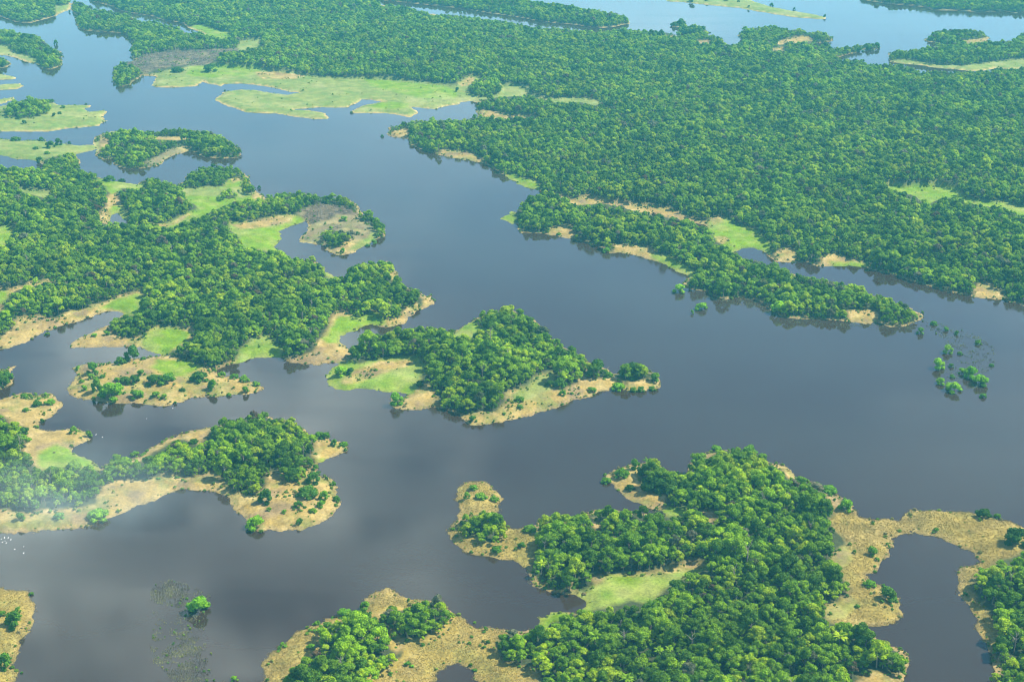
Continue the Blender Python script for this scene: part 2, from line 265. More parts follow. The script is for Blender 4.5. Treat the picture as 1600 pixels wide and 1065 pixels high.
# fan grid over the ground (finer near the viewer)
US = np.arange(-400, 2001, 2.0); VS = np.concatenate([np.arange(-105, 300, 1.5), np.arange(300, 1180, 2.0)])
UU, VV = np.meshgrid(US, VS)
GX, GY = unproj(UU, VV); GX = GX.astype(np.float32); GY = GY.astype(np.float32)
def sdf_px(q, pad=14):
    """signed distance in metres to the traced outline, + inside; only near/inside the outline, else -1e3"""
    q = stretch(q)
    out = np.full(UU.shape, -1e3, np.float32)
    c0, c1 = np.searchsorted(US, [q[:, 0].min()-pad, q[:, 0].max()+pad]); r0, r1 = np.searchsorted(VS, [q[:, 1].min()-pad, q[:, 1].max()+pad])
    if c1 <= c0 or r1 <= r0: return out, (slice(0, 0), slice(0, 0))
    sl_ = (slice(r0, r1), slice(c0, c1)); X = GX[sl_]; Y = GY[sl_]
    wx, wy = unproj(q[:, 0], q[:, 1]); n = len(q)
    d2 = np.full(X.shape, 1e12, np.float32); ins = np.zeros(X.shape, bool)
    for i in range(n):
        ax, ay, bx, by = wx[i], wy[i], wx[(i+1) % n], wy[(i+1) % n]
        ex, ey = bx-ax, by-ay; L = ex*ex+ey*ey+1e-9
        t = np.clip(((X-ax)*ex+(Y-ay)*ey)/L, 0, 1)
        dx = X-ax-t*ex; dy = Y-ay-t*ey; np.minimum(d2, dx*dx+dy*dy, out=d2)
        if ay != by:
            ins ^= ((ay > Y) != (by > Y)) & (X < (bx-ax)*(Y-ay)/(by-ay)+ax)
    d = np.sqrt(d2); out[sl_] = np.where(ins, d, -d)
    return out, sl_
PXM = np.hypot(GX, GY)/F                   # metres per photo pixel across
NZ = fbm(GX, GY, 26, 4); NZ2 = fbm(GX+900, GY-400, 9, 3)
LAND = np.full(UU.shape, -1e3, np.float32); OWN = np.full(UU.shape, -1, np.int16)
names = []
def add_land(nm, s):
    d, sl_ = sdf_px(P(s)); a = LAND[sl_]; b = d[sl_]; o = OWN[sl_]
    o[b > a] = len(names); LAND[sl_] = np.maximum(a, b); names.append(nm)
for k, s in LANDS.items(): add_land(k, s)
for s in WATER1[:2]:
    d, sl_ = sdf_px(P(s), 130); LAND[sl_] = np.minimum(LAND[sl_], -d[sl_])
for k, s in LANDS2.items(): add_land(k, s)
for s in WATER1[2:]:
    d, sl_ = sdf_px(P(s), 130); LAND[sl_] = np.minimum(LAND[sl_], -d[sl_])
LANDN = LAND + NZ*5.0 + NZ2*3.4 + fbm(GX-77, GY+33, 4.5, 2)*1.6
# cover colours (real albedos)
COL = dict(F=(0.04, 0.05, 0.02), p=(0.135, 0.165, 0.036), g=(0.112, 0.185, 0.004), s=(0.25, 0.175, 0.048), b=(0.105, 0.08, 0.045), d=(0.125, 0.115, 0.055), e=(0.185, 0.185, 0.04), m=(0.23, 0.172, 0.040))
C = np.empty(UU.shape+(3,), np.float32); C[:] = COL['F']
FOR = np.ones(UU.shape, np.float32); MAR = np.zeros(UU.shape, np.float32); GRA = np.zeros(UU.shape, np.float32); BUR = np.zeros(UU.shape, np.float32)
for t, q in COVER:
    d, sl_ = sdf_px(q, 8)
    e = d[sl_] + NZ2[sl_]*3 + NZ[sl_]*3.5 + {'F': 4.0, 's': -2.5, 'g': 1.0}.get(t, 0)
    k = np.clip(e/(2.5 if t == 'F' else 7.0)+0.5, 0, 1)
    kc = np.clip((e-6.0)/2.5+0.5, 0, 1) if t == 'F' else k
    C[sl_] = C[sl_]*(1-kc[..., None]) + np.array(COL[t], np.float32)*kc[..., None]
    FOR[sl_] = FOR[sl_]*(1-k) + (k if t == 'F' else 0)
    MAR[sl_] = MAR[sl_]*(1-k) + (k if t == 'm' else 0)
    GRA[sl_] = GRA[sl_]*(1-k) + (k if t in 'pg' else 0)
    BUR[sl_] = BUR[sl_]*(1-k) + (k if t == 'b' else 0)
    if t == 's':                                   # pale eroded bluffs where bare ground meets the wood
        kb = np.clip(1-np.abs(e-3.5)/3.5, 0, 1)*np.clip((LANDN[sl_]-7)/3, 0, 1)*np.clip(NZ2[sl_]*3+0.45, 0, 1)*0.9
        C[sl_] = C[sl_]*(1-kb[..., None]) + np.array((0.40, 0.29, 0.12), np.float32)*kb[..., None]
# the dry margin of every bank
ringw = 4.0 + 5.0*np.clip(NZ+0.3, 0, 1.2) + PXM*1.2
k = np.clip((ringw-LANDN)/4.0, 0, 1)*(1-0.75*GRA)*(1-0.5*MAR)
ring = np.array((0.25, 0.18, 0.07), np.float32)
C = C*(1-k[..., None]) + ring*k[..., None]
k = np.clip((3.5+PXM*2.2+NZ*5-LANDN)/3.0, 0, 1)*GRA*(VV < 230)*0.9
C = C*(1-k[..., None]) + np.array((0.36, 0.25, 0.10), np.float32)*k[..., None]
# wet edge
k = np.clip((1.6-LANDN)/2.0, 0, 1)*0.45; C = C*(1-k[..., None]*0.8)
# patches of dry ground in the pastures, of bare earth in the sand
big = fbm(GX-300, GY+700, 45, 3)
k = (np.clip(big*1.6, 0, 1)*0.5*GRA); C = C*(1-k[..., None]) + np.array((0.30, 0.27, 0.11), np.float32)*k[..., None]
fine = fbm(GX+50, GY+90, 14, 4)
k = np.clip(fine*2.2-0.1, 0, 1)*0.55*GRA; C = C*(1-k[..., None]) + np.array((0.20, 0.21, 0.05), np.float32)*k[..., None]
k = np.clip(-fine*2.2-0.2, 0, 1)*0.5*GRA; C = C*(1-k[..., None]) + np.array((0.07, 0.15, 0.015), np.float32)*k[..., None]
k = np.clip(fine*2.6+big*1.2-0.05, 0, 1)*0.85*(1-0.6*MAR)*(1-GRA)*(1-FOR)*(1-BUR); C = C*(1-k[..., None]) + np.array((0.14, 0.145, 0.035), np.float32)*k[..., None]
f2 = fbm(GX+555, GY-222, 20, 4)
k = np.clip(f2*2.6-0.15, 0, 1)*0.8*(1-GRA)*(1-FOR)*(1-BUR)*(1-0.8*MAR); C = C*(1-k[..., None]) + np.array((0.165, 0.115, 0.06), np.float32)*k[..., None]
k = np.clip(-f2*2.4-0.35, 0, 1)*0.6*(1-GRA)*(1-FOR)*(1-BUR)*(1-MAR); C = C*(1-k[..., None]) + np.array((0.34, 0.255, 0.10), np.float32)*k[..., None]
k = np.clip(-big*1.6, 0, 1)*0.35*(1-GRA)*(1-FOR)*(1-BUR); C = C*(1-k[..., None]) + np.array((0.26, 0.20, 0.09), np.float32)*k[..., None]
k = np.clip(NZ2*3, 0, 1)*0.7*BUR; C = C*(1-k[..., None]) + np.array((0.035, 0.03, 0.02), np.float32)*k[..., None]
k = np.clip(-NZ*3-0.2, 0, 1)*0.7*BUR; C = C*(1-k[..., None]) + np.array((0.20, 0.17, 0.08), np.float32)*k[..., None]
# height of the ground
sm = lambda t: t*t*(3-2*t)
HT = np.where(LANDN > 0, sm(np.clip(LANDN/16, 0, 1))*2.6 + 0.08 + np.clip(LANDN/120, 0, 1)*3, np.clip(LANDN, -8, 0)*0.35)
HT = HT + np.where(LANDN > 0, (NZ2*0.35+NZ*0.5)*np.clip(LANDN/10, 0, 1)*(1-0.7*GRA), 0)
HT = HT + np.clip((LANDN-25)/110, 0, 1)*9.0*np.clip(0.5+fbm(GX*1.0+GY*0.5, GY*0.9-GX*0.4, 190, 3)*1.3, 0, 1)*FOR
def sample(A, u, v):
    ci = np.clip(np.searchsorted(US, u), 1, len(US)-1); ci = np.where(np.abs(US[ci-1]-u) < np.abs(US[ci]-u), ci-1, ci)
    ri = np.clip(np.searchsorted(VS, v), 1, len(VS)-1); ri = np.where(np.abs(VS[ri-1]-v) < np.abs(VS[ri]-v), ri-1, ri)
    return A[ri, ci]
def ground_z(x, y):
    u, v = proj(x, y, 0); return sample(HT, u, v)

# ------------------------------------------------------------------ materials
def new_mat(name):
    m = bpy.data.materials.new(name); m.use_nodes = True; m.node_tree.nodes.clear(); return m, m.node_tree
def N(nt, t, **kw):
    n = nt.nodes.new(t)
    for k, v in kw.items():
        if k.startswith('i_'): n.inputs[k[2:].replace('_', ' ')].default_value = v
        else: setattr(n, k, v)
    return n
def ground_mat():
    m, nt = new_mat('bank_ground'); L = nt.links.new
    at = N(nt, 'ShaderNodeAttribute', attribute_name='cover'); geo = N(nt, 'ShaderNodeNewGeometry')
    n1 = N(nt, 'ShaderNodeTexNoise'); n1.inputs['Scale'].default_value = 0.45; n1.inputs['Detail'].default_value = 5; n1.inputs['Roughness'].default_value = 0.7
    n2 = N(nt, 'ShaderNodeTexNoise'); n2.inputs['Scale'].default_value = 0.07; n2.inputs['Detail'].default_value = 4
    L(geo.outputs['Position'], n1.inputs['Vector']); L(geo.outputs['Position'], n2.inputs['Vector'])
    r1 = N(nt, 'ShaderNodeMapRange'); r1.inputs[1].default_value = 0.3; r1.inputs[2].default_value = 0.7; r1.inputs[3].default_value = 0.6; r1.inputs[4].default_value = 1.35
    r2 = N(nt, 'ShaderNodeMapRange'); r2.inputs[1].default_value = 0.3; r2.inputs[2].default_value = 0.7; r2.inputs[3].default_value = 0.8; r2.inputs[4].default_value = 1.2
    L(n1.outputs[0], r1.inputs[0]); L(n2.outputs[0], r2.inputs[0])
    mu = N(nt, 'ShaderNodeMath', operation='MULTIPLY'); L(r1.outputs[0], mu.inputs[0]); L(r2.outputs[0], mu.inputs[1])
    mx = N(nt, 'ShaderNodeVectorMath', operation='SCALE'); L(at.outputs['Color'], mx.inputs[0]); L(mu.outputs[0], mx.inputs['Scale'])
    b = N(nt, 'ShaderNodeBsdfPrincipled'); b.inputs['Roughness'].default_value = 0.95; b.inputs['Specular IOR Level'].default_value = 0.1
    L(mx.outputs[0], b.inputs['Base Color'])
    bp = N(nt, 'ShaderNodeBump'); bp.inputs['Strength'].default_value = 0.3; bp.inputs['Distance'].default_value = 0.3
    L(n1.outputs[0], bp.inputs['Height']); L(bp.outputs[0], b.inputs['Normal'])
    o = N(nt, 'ShaderNodeOutputMaterial'); L(b.outputs[0], o.inputs[0]); return m
GROUND = ground_mat()
def water_mat():
    m, nt = new_mat('lake_water'); L = nt.links.new
    geo = N(nt, 'ShaderNodeNewGeometry')
    n1 = N(nt, 'ShaderNodeTexNoise'); n1.inputs['Scale'].default_value = 0.5; n1.inputs['Detail'].default_value = 3
    n2 = N(nt, 'ShaderNodeTexNoise'); n2.inputs['Scale'].default_value = 0.0035; n2.inputs['Detail'].default_value = 3
    L(geo.outputs['Position'], n1.inputs['Vector']); L(geo.outputs['Position'], n2.inputs['Vector'])
    b = N(nt, 'ShaderNodeBsdfPrincipled'); b.inputs['IOR'].default_value = 1.33
    rr = N(nt, 'ShaderNodeMapRange'); rr.inputs[1].default_value = 0.35; rr.inputs[2].default_value = 0.65; rr.inputs[3].default_value = 0.02; rr.inputs[4].default_value = 0.09
    L(n2.outputs[0], rr.inputs[0]); L(rr.outputs[0], b.inputs['Roughness'])
    ms = N(nt, 'ShaderNodeMapping'); ms.inputs['Scale'].default_value = (0.0028, 0.011, 1); ms.inputs['Rotation'].default_value = (0, 0, 0.5); L(geo.outputs['Position'], ms.inputs[0])
    n4 = N(nt, 'ShaderNodeTexNoise'); n4.inputs['Scale'].default_value = 1.0; n4.inputs['Detail'].default_value = 6; n4.inputs['Roughness'].default_value = 0.6; L(ms.outputs[0], n4.inputs['Vector'])
    r4 = N(nt, 'ShaderNodeMapRange'); r4.inputs[1].default_value = 0.42; r4.inputs[2].default_value = 0.7; r4.inputs[3].default_value = 0.012; r4.inputs[4].default_value = 0.16; L(n4.outputs[0], r4.inputs[0]); L(r4.outputs[0], b.inputs['Roughness'])
    r5 = N(nt, 'ShaderNodeMapRange'); r5.inputs[1].default_value = 0.42; r5.inputs[2].default_value = 0.7; r5.inputs[3].default_value = 0.06; r5.inputs[4].default_value = 0.30; L(n4.outputs[0], r5.inputs[0])
    cr = N(nt, 'ShaderNodeValToRGB'); cr.color_ramp.elements[0].position = 0.35; cr.color_ramp.elements[1].position = 0.68
    cr.color_ramp.elements[0].color = (0.024, 0.013, 0.008, 1); cr.color_ramp.elements[1].color = (0.030, 0.022, 0.016, 1)
    L(n2.outputs[0], cr.inputs[0]); L(cr.outputs[0], b.inputs['Base Color'])
    bp = N(nt, 'ShaderNodeBump'); bp.inputs['Strength'].default_value = 0.10; bp.inputs['Distance'].default_value = 0.2
    L(r5.outputs[0], bp.inputs['Strength']); L(n1.outputs[0], bp.inputs['Height']); L(bp.outputs[0], b.inputs['Normal'])
    o = N(nt, 'ShaderNodeOutputMaterial'); L(b.outputs[0], o.inputs[0]); return m
def leaf_mat(name, stops, fac=None, trans=0.36):
    """foliage: tone picked per tree (random) or fixed (fac) from the stops, mottled by noise"""
    m, nt = new_mat(name); L = nt.links.new
    cr = N(nt, 'ShaderNodeValToRGB'); cr.color_ramp.interpolation = 'LINEAR'
    els = cr.color_ramp.elements
    els[0].position = stops[0][0]; els[0].color = (*stops[0][1], 1); els[1].position = stops[-1][0]; els[1].color = (*stops[-1][1], 1)
    for p, c in stops[1:-1]:
        e = els.new(p); e.color = (*c, 1)
    oi = N(nt, 'ShaderNodeObjectInfo')
    if fac is not None:
        mr = N(nt, 'ShaderNodeMapRange'); mr.inputs[3].default_value = fac-0.04; mr.inputs[4].default_value = fac+0.04
        L(oi.outputs['Random'], mr.inputs[0]); L(mr.outputs[0], cr.inputs[0])
    geo = N(nt, 'ShaderNodeNewGeometry')
    n1 = N(nt, 'ShaderNodeTexNoise'); n1.inputs['Scale'].default_value = 0.35; n1.inputs['Detail'].default_value = 3
    n2 = N(nt, 'ShaderNodeTexNoise'); n2.inputs['Scale'].default_value = 0.011; n2.inputs['Detail'].default_value = 3
    L(geo.outputs['Position'], n1.inputs['Vector']); L(geo.outputs['Position'], n2.inputs['Vector'])
    r1 = N(nt, 'ShaderNodeMapRange'); r1.inputs[1].default_value = 0.3; r1.inputs[2].default_value = 0.7; r1.inputs[3].default_value = 0.7; r1.inputs[4].default_value = 1.35
    r2 = N(nt, 'ShaderNodeMapRange'); r2.inputs[1].default_value = 0.3; r2.inputs[2].default_value = 0.7; r2.inputs[3].default_value = 0.74; r2.inputs[4].default_value = 1.24
    if fac is None:
        n3 = N(nt, 'ShaderNodeTexNoise'); n3.inputs['Scale'].default_value = 0.02; n3.inputs['Detail'].default_value = 4; L(geo.outputs['Position'], n3.inputs['Vector'])
        r3 = N(nt, 'ShaderNodeMapRange'); r3.clamp = False; r3.inputs[1].default_value = 0.3; r3.inputs[2].default_value = 0.7; r3.inputs[3].default_value = -0.38; r3.inputs[4].default_value = 0.36; L(n3.outputs[0], r3.inputs[0])
        a1 = N(nt, 'ShaderNodeMath', operation='ADD'); L(oi.outputs['Random'], a1.inputs[0]); L(r3.outputs[0], a1.inputs[1])
        a2 = N(nt, 'ShaderNodeMath', operation='MINIMUM'); L(a1.outputs[0], a2.inputs[0]); a2.inputs[1].default_value = 0.9
        a3 = N(nt, 'ShaderNodeMath', operation='GREATER_THAN'); L(oi.outputs['Random'], a3.inputs[0]); a3.inputs[1].default_value = 0.955
        a4 = N(nt, 'ShaderNodeMix'); L(a3.outputs[0], a4.inputs[0]); L(a2.outputs[0], a4.inputs[2]); L(oi.outputs['Random'], a4.inputs[3]); L(a4.outputs[0], cr.inputs[0])
    L(n1.outputs[0], r1.inputs[0]); L(n2.outputs[0], r2.inputs[0])
    mu = N(nt, 'ShaderNodeMath', operation='MULTIPLY'); L(r1.outputs[0], mu.inputs[0]); L(r2.outputs[0], mu.inputs[1])
    mx = N(nt, 'ShaderNodeVectorMath', operation='SCALE'); L(cr.outputs[0], mx.inputs[0]); L(mu.outputs[0], mx.inputs['Scale'])
    b = N(nt, 'ShaderNodeBsdfPrincipled'); b.inputs['Roughness'].default_value = 0.6; b.inputs['Specular IOR Level'].default_value = 0.08
    tr = N(nt, 'ShaderNodeBsdfTranslucent'); mi = N(nt, 'ShaderNodeMixShader'); mi.inputs[0].default_value = trans
    L(mx.outputs[0], b.inputs['Base Color']); L(mx.outputs[0], tr.inputs[0]); L(b.outputs[0], mi.inputs[1]); L(tr.outputs[0], mi.inputs[2])
    o = N(nt, 'ShaderNodeOutputMaterial'); L(mi.outputs[0], o.inputs[0]); return m
def plain_mat(name, c1, c2, scale=1.5, rough=0.9):
    m, nt = new_mat(name); L = nt.links.new
    n1 = N(nt, 'ShaderNodeTexNoise'); n1.inputs['Scale'].default_value = scale; n1.inputs['Detail'].default_value = 4
    geo = N(nt, 'ShaderNodeNewGeometry'); L(geo.outputs['Position'], n1.inputs['Vector'])
    cr = N(nt, 'ShaderNodeValToRGB'); cr.color_ramp.elements[0].position = 0.35; cr.color_ramp.elements[1].position = 0.65
    cr.color_ramp.elements[0].color = (*c1, 1); cr.color_ramp.elements[1].color = (*c2, 1)
    b = N(nt, 'ShaderNodeBsdfPrincipled'); b.inputs['Roughness'].default_value = rough; b.inputs['Specular IOR Level'].default_value = 0.2
    L(n1.outputs[0], cr.inputs[0]); L(cr.outputs[0], b.inputs['Base Color'])
    o = N(nt, 'ShaderNodeOutputMaterial'); L(b.outputs[0], o.inputs[0]); return m
STOPS = [(0.0, (0.058, 0.135, 0.005)), (0.25, (0.100, 0.205, 0.005)), (0.5, (0.165, 0.300, 0.005)), (0.75, (0.22, 0.365, 0.005)),
         (0.90, (0.31, 0.42, 0.008)), (0.945, (0.16, 0.20, 0.03)), (0.965, (0.075, 0.10, 0.035)), (0.985, (0.17, 0.18, 0.10)), (0.997, (0.13, 0.09, 0.045))]
LEAF = leaf_mat('forest_foliage', STOPS)
TONES = {'dark green': 0.08, 'green': 0.40, 'bright green': 0.70, 'yellowish green': 0.885}
TONEM = {k: leaf_mat('foliage_' + k.replace(' ', '_'), STOPS, v) for k, v in TONES.items()}
SSTOPS = [(0.0, (0.08, 0.20, 0.008)), (0.5, (0.12, 0.27, 0.008)), (1.0, (0.17, 0.32, 0.015))]
SLEAF = {'vivid': leaf_mat('shrub_foliage_vivid', [(0, (0.16, 0.36, 0.006)), (0.5, (0.20, 0.41, 0.006)), (1, (0.25, 0.44, 0.01))]),
         'bright': leaf_mat('shrub_foliage_bright', SSTOPS), 'dark': leaf_mat('shrub_foliage_dark', [(0, (0.04, 0.11, 0.008)), (0.5, (0.06, 0.15, 0.01)), (1, (0.085, 0.19, 0.012))])}
UNDER = leaf_mat('undergrowth_foliage', [(0, (0.07, 0.17, 0.012)), (0.45, (0.13, 0.27, 0.015)), (0.75, (0.20, 0.28, 0.03)), (1, (0.24, 0.20, 0.09))])
BARK = plain_mat('pale_bark', (0.16, 0.13, 0.10), (0.30, 0.26, 0.21), 2.0)
DRY = plain_mat('dry_reed', (0.27, 0.22, 0.065), (0.40, 0.31, 0.11), 0.08)
REED = plain_mat('flooded_reed', (0.13, 0.11, 0.085), (0.38, 0.38, 0.13), 0.06)
ASH = plain_mat('charred_wood', (0.05, 0.042, 0.035), (0.24, 0.20, 0.15), 0.6)
WHITE = plain_mat('white_feathers', (0.78, 0.78, 0.76), (0.86, 0.86, 0.84), 2.0, 0.7)

# ------------------------------------------------------------------ water and land
wm = bpy.data.meshes.new('water')
g = 24; xs = np.linspace(-9000, 9000, g); ys = np.linspace(-3000, 15000, g)
Vw = [(x, y, 0) for y in ys for x in xs]; Fw = [(j*g+i, j*g+i+1, (j+1)*g+i+1, (j+1)*g+i) for j in range(g-1) for i in range(g-1)]
wm.from_pydata(Vw, [], Fw); wm.materials.append(water_mat()); wo_ = link(bpy.data.objects.new('water', wm)); wo_['kind'] = 'structure'
nr, nc = UU.shape
idx = np.arange(nr*nc).reshape(nr, nc)
keepv = LANDN > -6
fk = keepv[:-1, :-1] | keepv[1:, :-1] | keepv[:-1, 1:] | keepv[1:, 1:]
anyland = (np.maximum.reduce([LANDN[:-1, :-1], LANDN[1:, :-1], LANDN[:-1, 1:], LANDN[1:, 1:]]) > -3)
fk &= anyland
own = OWN[:-1, :-1].copy()
VX = np.stack([GX, GY, HT], -1).reshape(-1, 3)
CF = C.reshape(-1, 3)
for i, nm in enumerate(names):
    sel = fk & (own == i)
    rr_, cc_ = np.nonzero(sel)
    if len(rr_) == 0: continue
    q = np.stack([idx[rr_, cc_], idx[rr_+1, cc_], idx[rr_+1, cc_+1], idx[rr_, cc_+1]], -1)
    uq, inv = np.unique(q, return_inverse=True); q2 = inv.reshape(q.shape)
    me = fast_mesh('land', VX[uq], q2, GROUND, True)
    a = me.attributes.new('cover', 'FLOAT_COLOR', 'POINT'); cc = np.ones((len(uq), 4), np.float32); cc[:, :3] = CF[uq]
    a.data.foreach_set('color', cc.ravel())
    o = link(bpy.data.objects.new('island' if i else 'land', me)); o['kind'] = 'structure'; o['label'] = nm

# ------------------------------------------------------------------ foliage meshes
def crown_geo(rs, rad, z0, z1, nl, leaves, leaf, flat=1.0, seedshape=0.25):
    """lumpy crown: lobes over a dome, each covered with leaf-clump faces standing out of a leafy core"""
    V = []; Q = []; T = []
    H = z1 - z0; lobes = []
    for i in range(nl):
        if i == 0: c = np.array([0, 0, z0+H*0.62]); r = rad*0.50
        else:
            a = rs.rand()*6.283 + i*2.4; d = rad*math.sqrt((i-0.4)/nl)*0.80*(0.8+0.3*rs.rand())
            top = 1 - (d/rad)**2*0.62
            c = np.array([math.cos(a)*d, math.sin(a)*d, z0 + H*(0.72*top - 0.04 + 0.14*rs.rand()*top) - rad*0.05])
            r = rad*(0.25+0.15*rs.rand())
            if i % 3 == 2:
                c = np.array([math.cos(a)*rad*0.72, math.sin(a)*rad*0.72, z0 + H*(0.12+0.2*rs.rand())]); r = rad*(0.24+0.1*rs.rand())
        lobes.append((c, np.array([r, r, r*0.8*flat])))
    for c, r in lobes:
        # core
        nu, nv = 7, 4; b = len(V)
        for j in range(nv+1):
            th = math.pi*j/nv
            for i in range(nu):
                ph = 6.283*i/nu + j*0.4; n = np.array([math.sin(th)*math.cos(ph), math.sin(th)*math.sin(ph), math.cos(th)])
                V.append(c + n*r*(0.80+0.12*rs.rand()))
        for j in range(nv):
            for i in range(nu):
                Q.append((b+j*nu+i, b+(j+1)*nu+i, b+(j+1)*nu+(i+1) % nu, b+j*nu+(i+1) % nu))
    tot = sum((r[0])**2 for c, r in lobes)
    for c, r in lobes:
        k = int(leaves*r[0]**2/tot)
        for _ in range(k):
            n = rs.randn(3); n /= np.linalg.norm(n)
            if n[2] < -0.35: n[2] = -n[2]
            p = c + n*r*(0.86+0.26*rs.rand())
            m = n + rs.randn(3)*0.55; m /= np.linalg.norm(m)
            t = np.cross(m, rs.randn(3)); t /= np.linalg.norm(t)+1e-9; s = np.cross(m, t)
            L = leaf*(0.6+0.8*rs.rand()); b = len(V)
            V += [p - t*L*0.5, p - s*L*0.42 + m*L*0.08, p + t*L*0.5, p + s*L*0.42 + m*L*0.08]
            Q.append((b, b+1, b+2, b+3))
    return np.array(V), np.array(Q)
def tube(path, radii, sides=6):
    V = []; Q = []
    for k, (p, r) in enumerate(zip(path, radii)):
        for i in range(sides):
            a = 6.283*i/sides; V.append((p[0]+math.cos(a)*r, p[1]+math.sin(a)*r, p[2]))
        if k:
            for i in range(sides):
                b = (k-1)*sides; Q.append((b+i, b+(i+1) % sides, b+sides+(i+1) % sides, b+sides+i))
    return V, Q
def trunk_geo(rs, h, r0, spread, limbs=5):
    V, Q = tube([(0, 0, -0.6), (0.1, 0, h*0.3), (0.25*rs.randn(), 0.2*rs.randn(), h*0.62), (0.4*rs.randn(), 0.4*rs.randn(), h*0.85)], [r0*1.4, r0, r0*0.8, r0*0.35])
    for i in range(limbs):
        a = 6.283*i/limbs + rs.rand(); z = h*(0.38+0.25*rs.rand()); d = spread*(0.5+0.25*rs.rand())
        v, q = tube([(0, 0, z), (math.cos(a)*d*0.5, math.sin(a)*d*0.5, z+h*0.12), (math.cos(a)*d, math.sin(a)*d, z+h*0.28)], [r0*0.5, r0*0.33, r0*0.12], 5)
        b = len(V); V += v; Q += [tuple(b+k for k in f) for f in q]
    return np.array(V), np.array(Q)
TREES = []
rs = np.random.RandomState(11)
for i in range(7):
    h = [13, 15, 12, 17, 14, 11, 16][i]; rad = [5.6, 6.2, 5.0, 6.6, 5.2, 6.4, 5.4][i]; nl = [9, 12, 8, 13, 10, 12, 7][i]
    V, Q = crown_geo(rs, rad, h*0.22, h, nl+5, 1000, 0.9, [1, .85, 1.1, .9, 1, .75, 1.15][i])
    tv, tq = trunk_geo(rs, h*0.8, 0.28, rad)
    TREES.append((fast_mesh('crown', V, Q, LEAF), fast_mesh('trunk', tv, tq, BARK, True), h, rad))
def palm_geo(rs, h):
    V = []; Q = []
    for i in range(16):
        a = 6.283*i/16*1.0 + rs.rand()*0.3; el = 0.1+1.0*rs.rand(); p = np.array([0, 0, h]); d = np.array([math.cos(a)*math.cos(el), math.sin(a)*math.cos(el), math.sin(el)])
        s = np.array([-math.sin(a), math.cos(a), 0]); prev = None
        for k in range(5):
            wd_ = [0.25, 0.75, 0.85, 0.6, 0.1][k]; b = len(V); V += [p - s*wd_ - np.array([0, 0, wd_*0.35]), p, p + s*wd_ - np.array([0, 0, wd_*0.35])]
            if k: Q += [(b-3, b-2, b+1, b), (b-2, b-1, b+2, b+1)]
            p = p + d*1.15; d = d - np.array([0, 0, 0.34]); d = d/np.linalg.norm(d)
    return np.array(V), np.array(Q)
V, Q = palm_geo(rs, 10.0); tv, tq = tube([(0, 0, -.5), (0.2, 0, 5), (0, 0, 10.1)], [0.3, 0.2, 0.18])
PALM = (fast_mesh('fronds', V, Q, None), fast_mesh('trunk', np.array(tv), np.array(tq), BARK, True))
def snag_geo(rs, h):
    V, Q = tube([(0, 0, -.5), (0.2, 0.1, h*.5), (0.5, -.2, h*.8), (0.7, -.2, h)], [0.32, 0.24, 0.15, 0.05]); V = list(V); Q = list(Q)
    for i in range(11):
        a = rs.rand()*6.283; z = h*(0.42+0.5*rs.rand()); d = 1.5+3.2*rs.rand()
        v, q = tube([(0.3, 0, z), (math.cos(a)*d*.5, math.sin(a)*d*.5, z+d*.35), (math.cos(a+.3)*d, math.sin(a+.3)*d, z+d*.85)], [0.15, 0.11, 0.04], 4)
        b = len(V); V += v; Q += [tuple(b+k for k in f) for f in q]
    return np.array(V), np.array(Q)
V, Q = snag_geo(rs, 15.0); SNAG = fast_mesh('snag', V, Q, BARK, True)
SHR = []
for i in range(4):
    V, Q = crown_geo(rs, 3.0, -0.3, [3.4, 4.0, 3.0, 4.6][i], [10, 9, 12, 9][i], 700, 0.5, [1, 1.1, .9, 1.3][i])
    tv, tq = trunk_geo(rs, 2.6, 0.10, 2.4, 4)
    SHR.append((fast_mesh('foliage', V, Q, None), fast_mesh('stem', tv, tq, BARK, True)))
for a, b in SHR: a.materials.append(SLEAF['bright'])

